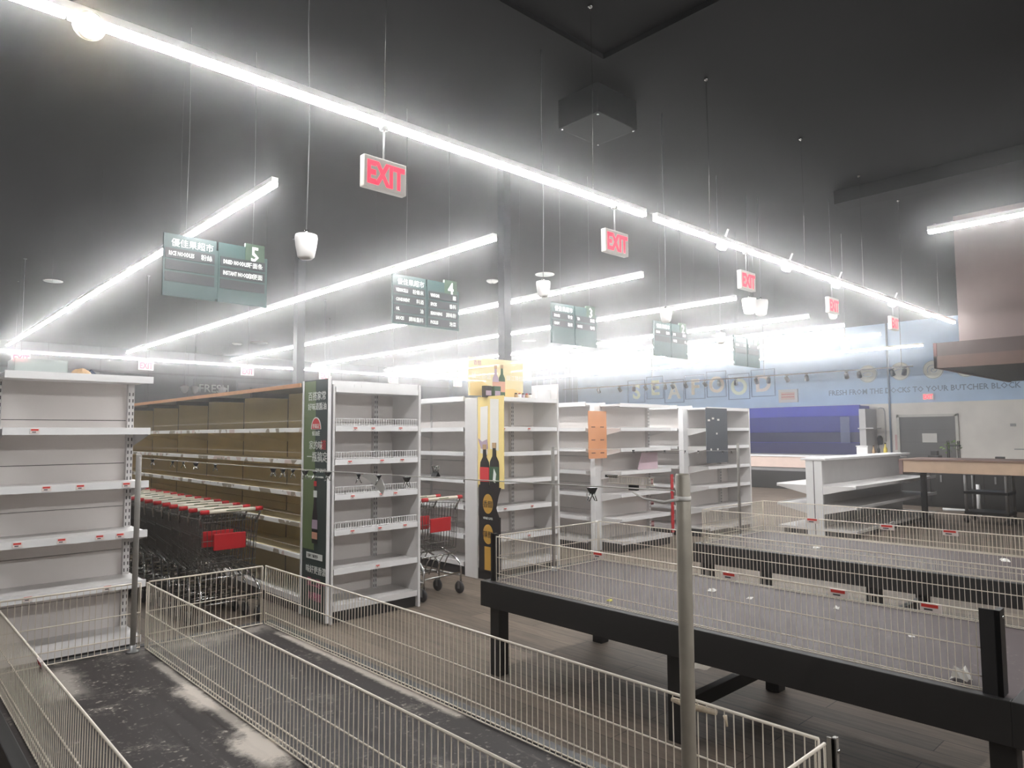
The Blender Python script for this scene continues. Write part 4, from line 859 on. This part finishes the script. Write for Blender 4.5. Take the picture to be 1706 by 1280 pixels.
# stepped royal blue rack
t = thing('blue_rack', 'stepped royal blue seafood display rack against the wall', 'display rack', (XW - 0.95, 9.0, 0))
mb = MB(); mb.box((0.1, 0, 0.9), (0.9, 5.4, 2.52)); mb.build('back_board', BLUE, t)
for (x0, z0, z1, m) in ((0.06, 2.2, 2.54, BLUE), (-0.02, 1.66, 2.18, pm('mid_blue_gloss', (10, 24, 128), 0.4)), (0.07, 1.3, 1.64, BLUED), (-0.06, 0.92, 1.28, pm('blue_grey_gloss', (12, 20, 90), 0.4))):
    mb = MB(); mb.box((x0, 0, z0), (0.12, 5.4, z1)); mb.box((x0 - 0.015, -0.01, z1 - 0.03), (0.12, 5.41, z1)); mb.build('blue_panel', m, t)
mb = MB(); mb.box((-0.02, 4.5, 0.95), (0.0, 4.75, 2.2)); mb.box((-0.04, 0.3, 1.0), (-0.025, 0.6, 2.15)); mb.build('clear_divider', pm('hazy_acrylic', (150, 158, 190), 0.2, vary=0, alpha=0.35), t)
mb = MB(); mb.box((-0.06, -0.22, 1.0), (0.9, -0.02, 2.4)); mb.box((-0.2, -0.5, 1.74), (0.5, -0.02, 1.78)); mb.build('side_frame', WHITE, t)
mb = MB(); mb.box((-0.1, 0, 0), (0.9, 5.4, 0.9)); mb.build('plinth', STEEL, t)
# seafood counter in front of it
t = thing('seafood_counter', 'long pale service counter in front of the blue rack', 'counter', (20.0, 6.6, 0))
mb = MB(); mb.box((0, 0, 0.93), (0.9, 9.4, 0.98)); mb.build('counter_top', WHITE2, t, bevel=0.01)
mb = MB(); mb.box((0.03, 0.02, 0.62), (0.86, 9.38, 0.93)); mb.build('light_band', pm('pinkish_band', (206, 184, 172), 0.5), t)
mb = MB(); mb.box((0.0, 0.02, 0.52), (0.88, 9.38, 0.6)); mb.build('steel_band', STEEL, t)
mb = MB(); mb.box((-0.05, 0.0, 0), (0.88, 9.4, 0.52)); mb.build('dark_base', pm('fridge_black', (20, 22, 23), 0.4), t)
for (x, y, w, h, m, lb, nmx, cat) in ((20.3, 7.5, 0.3, 0.26, WHITE2, 'white plastic tub on the seafood counter', 'tub', 'tub'), (20.3, 6.95, 0.1, 0.34, pm('yellow_bottle', (204, 182, 70), 0.4), 'yellow bottle at the right end of the seafood counter', 'bottle', 'bottle'),
                            (20.3, 7.12, 0.07, 0.3, PBLK, 'slim dark bottle left of the yellow bottle', 'bottle', 'bottle'), (20.3, 7.25, 0.08, 0.27, CARD, 'brown bottle beside the slim dark bottle', 'bottle', 'bottle')):
    t = thing(nmx, lb, cat, (x, y, 0.98))
    mb = MB()
    if nmx == 'tub': mb.box((-w/2, -w/2, 0), (w/2, w/2, h)); mb.build('body', m, t, bevel=0.03)
    else: mb.lathe([(w/2, 0), (w/2, h*0.62), (w*0.2, h*0.8), (w*0.2, h)], 12); mb.build('body', m, t)
    mb = MB()
    if nmx == 'tub': mb.box((-w/2 - 0.01, -w/2 - 0.01, h), (w/2 + 0.01, w/2 + 0.01, h + 0.03)); mb.build('lid', WHITE2, t, bevel=0.008)
    else: mb.lathe([(w*0.24, h), (w*0.24, h + 0.03)], 10); mb.build('cap', PBLK, t)
# mural at the left end of the seafood wall
t = thing('mural_panel', 'dark slate blue mural panel with fish at the left end of the seafood wall', 'mural', (XW - 0.01, 25.2, 2.6))
mb = MB(); mb.box((-0.02, -3.1, 0), (0, 0, ZC - 2.6)); mb.build('board', pm('mural_slate', (92, 106, 132), 0.5), t)
mb = MB()
for k in range(6): mb.box((-0.025, -0.4 - k*0.48, 0.55), (-0.02, -0.37 - k*0.48, 2.2))
for k in range(6):
    M = side(-0.021, -0.38 - k*0.48, 0.4); mb.tube([M @ Vector((0.2*math.cos(2*PI*j/16), 0.13*math.sin(2*PI*j/16), 0)) for j in range(17)], 0.012, 4)
mb.build('drawing', pm('mural_line', (170, 180, 200), 0.5), t)
# track with little spotlights in front of the seafood wall
t = thing('lighting_track', 'long black lighting track hung in front of the seafood wall', 'lighting track', (22.0, 6.7, 3.5))
mb = MB(); mb.box((-0.02, 0, 0), (0.02, 13.6, 0.035)); mb.build('rail', BLACKM, t)
for y in (0.3, 4.5, 9.0, 13.2):
    mb = MB(); mb.tube([(0, y, 0.03), (0, y, ZC - 3.5)], 0.006, 5); mb.build('drop_rod', BLACKM, t)
proto = None
for i, y in enumerate([18.34, 17.26, 16.56, 16.02, 15.63, 15.12, 14.80, 14.24, 13.45, 12.88, 12.24, 11.49, 11.05, 10.43, 9.78, 8.55, 8.18, 7.26, 6.93]):
    lb = f'black track spotlight on the seafood wall track, {ORD[i]} from the left' 
    if proto is None:
        proto = thing('track_spotlight', lb, 'spotlight', (22, y, 3.5), 0, 'track spotlights')
        mb = MB(); mb.tube([(0, 0, 0), (0, 0, -0.07)], 0.014, 6); mb.box((-0.03, -0.05, -0.02), (0.03, 0.05, 0)); mb.build('mount', BLACKM, proto)
        mb = MB(); mb.tube([(-0.04, 0, -0.06), (0.06, 0, -0.2)], [0.055, 0.07], 12); mb.build('head', BLACKM, proto)
        mb = MB(); mb.tube([(0.061, 0, -0.2), (0.066, 0, -0.208)], [0.058, 0.05], 12); mb.build('lens', COOLSPOT if False else PLASTICW, proto)
    else: c = copy_thing(proto, (22, y, 3.5), lb, random.uniform(-0.8, 0.8))

# ------------------------------------------------------------------ canopy and counter on the right
slab('wall_bulkhead', (13.35, -3.99, 2.98), (19.0, 3.35, ZC - 0.001), pm('pinkish_bulkhead_paint', (122, 104, 101), 0.55, vary=0.05))
t = thing('wooden_canopy', 'dark wooden box canopy hanging over the service counter at the right edge', 'canopy', (13.0, 3.64, 2.69))
mb = MB(); mb.box((0, -6.5, 0.2), (0.05, 0, 0.42)); mb.build('upper_board', WOODDARK, t)
mb = MB(); mb.box((-0.012, -6.5, 0.0), (0.05, 0, 0.2)); mb.build('lower_board', pm('walnut_lighter', (84, 58, 44), 0.5, vary=0.12, scale=5), t)
mb = MB(); mb.box((0.05, -6.5, 0.02), (5.0, -0.03, 0.29)); mb.build('soffit', pm('soffit_grey_brown', (34, 30, 28), 0.6), t)
mb = MB(); mb.box((-0.012, -0.05, 0), (5.0, 0.0, 0.42)); mb.build('end_board', pm('red_brown_edge', (92, 50, 44), 0.5), t)
t = thing('wood_counter', 'long service counter with a pale wooden front board at the right', 'counter', (13.0, 4.25, 0))
mb = MB(); mb.box((0.02, -6.5, 0.965), (0.06, -0.06, 1.16)); mb.build('front_board', pm('pale_pine_board', (188, 162, 138), 0.4, vary=0.12, scale=4), t, bevel=0.004)
mb = MB(); mb.box((0.0, -6.5, 1.16), (1.1, 0, 1.185)); mb.build('counter_top', pm('dusky_brown_top', (120, 94, 82), 0.4), t)
mb = MB(); mb.box((0.0, -0.06, 0.93), (1.1, 0.0, 1.16)); mb.build('end_board', pm('end_board_mauve', (112, 90, 88), 0.5), t)
for y in (-0.2, -2.6, -5.0):
    mb = MB(); mb.box((0.5, y - 0.05, 0), (0.58, y + 0.03, 1.16)); mb.build('leg', BLACKM, t)
t = thing('back_cabinet', 'dark low back cabinet standing behind the wooden counter', 'cabinet', (17.3, 6.0, 0))
mb = MB(); mb.box((0.04, -7.95, 0), (0.56, -0.05, 0.06)); mb.build('plinth', BLACKM, t)
mb = MB(); mb.box((0, -8.0, 0.06), (0.6, 0, 0.98)); mb.build('body', pm('cabinet_dark_brown', (24, 21, 20), 0.5), t)
mb = MB(); mb.box((-0.02, -8.0, 0.98), (0.62, 0.02, 1.02)); mb.build('worktop', pm('worktop_dark', (60, 56, 54), 0.4), t)
for k in range(8):
    mb = MB(); mb.box((-0.015, -0.97 - k*1.0, 0.12), (0, -0.03 - k*1.0, 0.93)); do = mb.build('door', pm('cabinet_door_dark', (20, 18, 17), 0.5), t)
    mb = MB(); mb.box((-0.03, -0.2 - k*1.0, 0.55), (-0.015, -0.17 - k*1.0, 0.7)); mb.build('handle', STEEL, do)
def trolley(label, x, y):
    t = thing('utility_trolley', label, 'trolley', (x, y, 0), 0, 'grey utility trolleys')
    for px in (0, 0.5):
        for py in (0, -0.62):
            mb = MB(); mb.tube([(px, py, 0.1), (px, py, 0.92)], 0.028, 8); le = mb.build('leg', pm('trolley_grey', (132, 130, 128), 0.5), t)
            mb = MB(); mb.lathe([(0.05, -0.02), (0.05, 0.02)], 12, 0, (px, py, 0.05), 'x'); mb.build('caster', RUBBER, le)
            mb = MB(); mb.tube([(px, py, 0.9), (px, py, 0.96)], 0.04, 8); mb.build('cap', BLACKM, le)
    for z in (0.16, 0.52, 0.86):
        mb = MB(); mb.box((-0.03, -0.65, z), (0.53, 0.03, z + 0.05)); mb.build('tray', BLACKM if z < 0.8 else GREYM, t, bevel=0.006)
trolley('grey utility trolley with black trays under the counter, left one', 14.75, 3.72)
trolley('grey utility trolley with black trays under the counter, right one', 14.75, 2.75)
t = thing('guard_rail', 'white bent pipe guard rail standing on the floor under the wooden counter', 'guard rail', (15.9, 3.8, 0))
mb = MB(); mb.tube([(0, 0, 0), (0, 0, 0.62)], 0.035, 8); mb.tube([(0, 0, 0.1), (0.0, 0.62, 0.1)], 0.03, 8); mb.build('pipe', WHITE2, t)
t = thing('mixing_bowl', 'white bowl standing on the middle tray of the right trolley', 'bowl', (14.95, 2.5, 0.573))
mb = MB(); mb.lathe([(0.05, 0), (0.1, 0.05), (0.115, 0.1), (0.105, 0.1), (0.09, 0.05), (0.04, 0.012)], 18); mb.build('bowl', WHITE2, t)
# odds and ends on the back cabinet, below the wall hooks
t = thing('potted_plant', 'trailing green plant in a tall stand on the back cabinet right of the door', 'plant', (17.55, 4.62, 1.02))
mb = MB()
for px, py in ((-0.06, -0.1), (0.06, -0.1), (-0.06, 0.1), (0.06, 0.1)): mb.tube([(px, py, 0), (px, py, 0.42)], 0.012, 6)
mb.box((-0.08, -0.12, 0.3), (0.08, 0.12, 0.33)); mb.build('stand', BLACKM, t)
mb = MB(); rnd = random.Random(2)
for k in range(46):
    a = rnd.uniform(0, 2*PI); r = rnd.uniform(0.02, 0.2); p = Vector((r*math.cos(a)*0.6, r*math.sin(a) + 0.05, 0.38 + rnd.uniform(-0.16, 0.08) - r*0.3)); d_ = Vector((math.cos(a), math.sin(a), rnd.uniform(-.8, .4))).normalized()*0.07; n_ = d_.orthogonal().normalized()*0.022
    mb.add([p, p + d_*0.5 + n_, p + d_, p + d_*0.5 - n_], [(0,1,2,3)])
mb.build('foliage', GREENP, t)
for i, (y, w, h, lb, m) in enumerate(((5.0, 0.22, 0.2, 'dark low machine on the back cabinet left of the plant', BLACKM), (3.78, 0.26, 0.09, 'dark scale on the back cabinet right of the plant', BLACKM), (3.25, 0.24, 0.1, 'brown block on the back cabinet at the far right', CARD))):
    t = thing(['slicer', 'scale', 'wood_block'][i], lb, ['machine', 'scale', 'block'][i], (17.6, y, 1.02))
    mb = MB(); mb.box((-0.12, -w/2, 0), (0.12, w/2, h*0.5)); mb.build('base', m, t, bevel=0.01)
    mb = MB(); mb.box((-0.07, -w*0.3, h*0.5), (0.07, w*0.3, h)); mb.build('body', m, t, bevel=0.01)
for i, (y, z) in enumerate(((5.75, 1.83), (5.1, 1.42), (4.3, 1.42), (4.02, 1.42))):
    t = thing('wall_outlet', f'dark outlet on the pale wall right of the door, {["upper one","left of lower three","middle of lower three","right of lower three"][i]}', 'outlet', (XW - 0.003, y - 0.75, z), 0, 'wall outlets')
    mb = MB(); mb.box((-0.02, -0.07, -0.04), (0, 0.07, 0.04)); mb.build('plate', GREYM, t, bevel=0.004)
t = thing('knife_rack', 'dark faucet-like fixture on a thin wall rail right of the plant', 'wall fixture', (XW - 0.003, 4.1, 1.1))
mb = MB(); mb.box((-0.03, -0.6, 0.0), (0, 0.9, 0.025)); mb.build('rail', GREYM, t)
mb = MB(); mb.box((-0.1, -0.25, -0.06), (-0.03, 0.25, 0.04)); mb.tube([(-0.1, 0, 0), (-0.2, 0, -0.08)], 0.03, 8); mb.build('tool', BLACKM, t)

# ------------------------------------------------------------------ far wall signs
t = thing('wall_board', 'dark wall board with white FRESH lettering on the far wall', 'wall sign', (10.75, YF - 0.06, 3.05))
mb = MB(); mb.box((0, 0, 0), (1.85, 0.05, 1.1)); mb.build('board', pm('board_charcoal', (72, 74, 78), 0.5), t)
mb = MB(); mb.text('FRESH', front(0.2, -0.004, 0.52), 0.5, 0, 'LEFT', 0.01, 0.98, 0.006); mb.build('lettering', SIGNTXT, t)
mb = MB(); mb.text('CUT', front(0.4, -0.004, 0.12), 0.3, 0, 'LEFT', 0.01, 1.0); mb.build('lettering', SIGNTXT, t)
t = thing('wall_board', 'grey wall board with dark MEAT lettering right of the FRESH board', 'wall sign', (12.7, YF - 0.06, 3.05))
mb = MB(); mb.box((0, 0, 0), (3.0, 0.05, 1.0)); mb.build('board', pm('board_pale_grey', (130, 132, 134), 0.5), t)
mb = MB(); mb.text('MEAT', front(0.5, -0.004, 0.25), 0.8, 0, 'LEFT', 0.01, 0.9, 0.012); mb.build('lettering', pm('letter_charcoal', (74, 74, 76), 0.5), t)
for i, x in enumerate((10.35, 10.78, 11.98)):
    t = thing('wall_spotlight', f'white floodlight in front of the FRESH board, {["leftmost","second from the left","covering the letter S"][i]}', 'spotlight', (x*0.93 - 0.02, 29.6, 3.62), 0, 'floodlights by the FRESH board')
    mb = MB(); mb.lathe([(0.04, -0.26), (0.13, -0.18), (0.17, 0.0), (0.05, 0.06)], 14); mb.build('head', PLASTICW, t)
    mb = MB(); mb.tube([(0, 0, 0.05), (0, 0, ZC - 3.62)], 0.01, 5); mb.build('stem', GREYM, t)

# ------------------------------------------------------------------ added bloom haze, camera, render look
w = bpy.data.worlds.new('World'); SC.world = w; w.use_nodes = True; nt = w.node_tree
nt.nodes['Background'].inputs['Color'].default_value = (0, 0, 0, 1); nt.nodes['Background'].inputs['Strength'].default_value = 0
HAZE = 0.0105  # thin haze added to stand in for lens bloom around the lamps
if HAZE > 0:
    vs = nt.nodes.new('ShaderNodeVolumeScatter'); vs.inputs['Density'].default_value = HAZE; vs.inputs['Anisotropy'].default_value = 0.957; vs.inputs['Color'].default_value = (0.98, 0.98, 0.98, 1)
    nt.links.new(vs.outputs[0], nt.nodes['World Output'].inputs['Volume'])
cd = bpy.data.cameras.new('camera'); cam = bpy.data.objects.new('camera', cd); COL.objects.link(cam); SC.camera = cam
cd.sensor_width = 36; cd.lens = 36 * 1165 / 1706; cd.clip_start = 0.02; cd.clip_end = 200
R = Matrix(((0.73012761, -0.04448044, -0.68186154), (-0.68328834, -0.05561894, -0.72802718), (-0.00554145, 0.99746079, -0.07100189)))
cam.matrix_world = Matrix.Translation((0, 0, 1.65)) @ R.to_4x4()
SC.view_settings.view_transform = 'Standard'; SC.view_settings.look = 'None'; SC.view_settings.gamma = 1; SC.view_settings.exposure = 0.68; SC.view_settings.use_curve_mapping = False
SC.cycles.use_denoising = True
SC.cycles.max_bounces = 6; SC.cycles.diffuse_bounces = 4; SC.cycles.glossy_bounces = 3; SC.cycles.volume_bounces = 1; SC.cycles.sample_clamp_indirect = 6
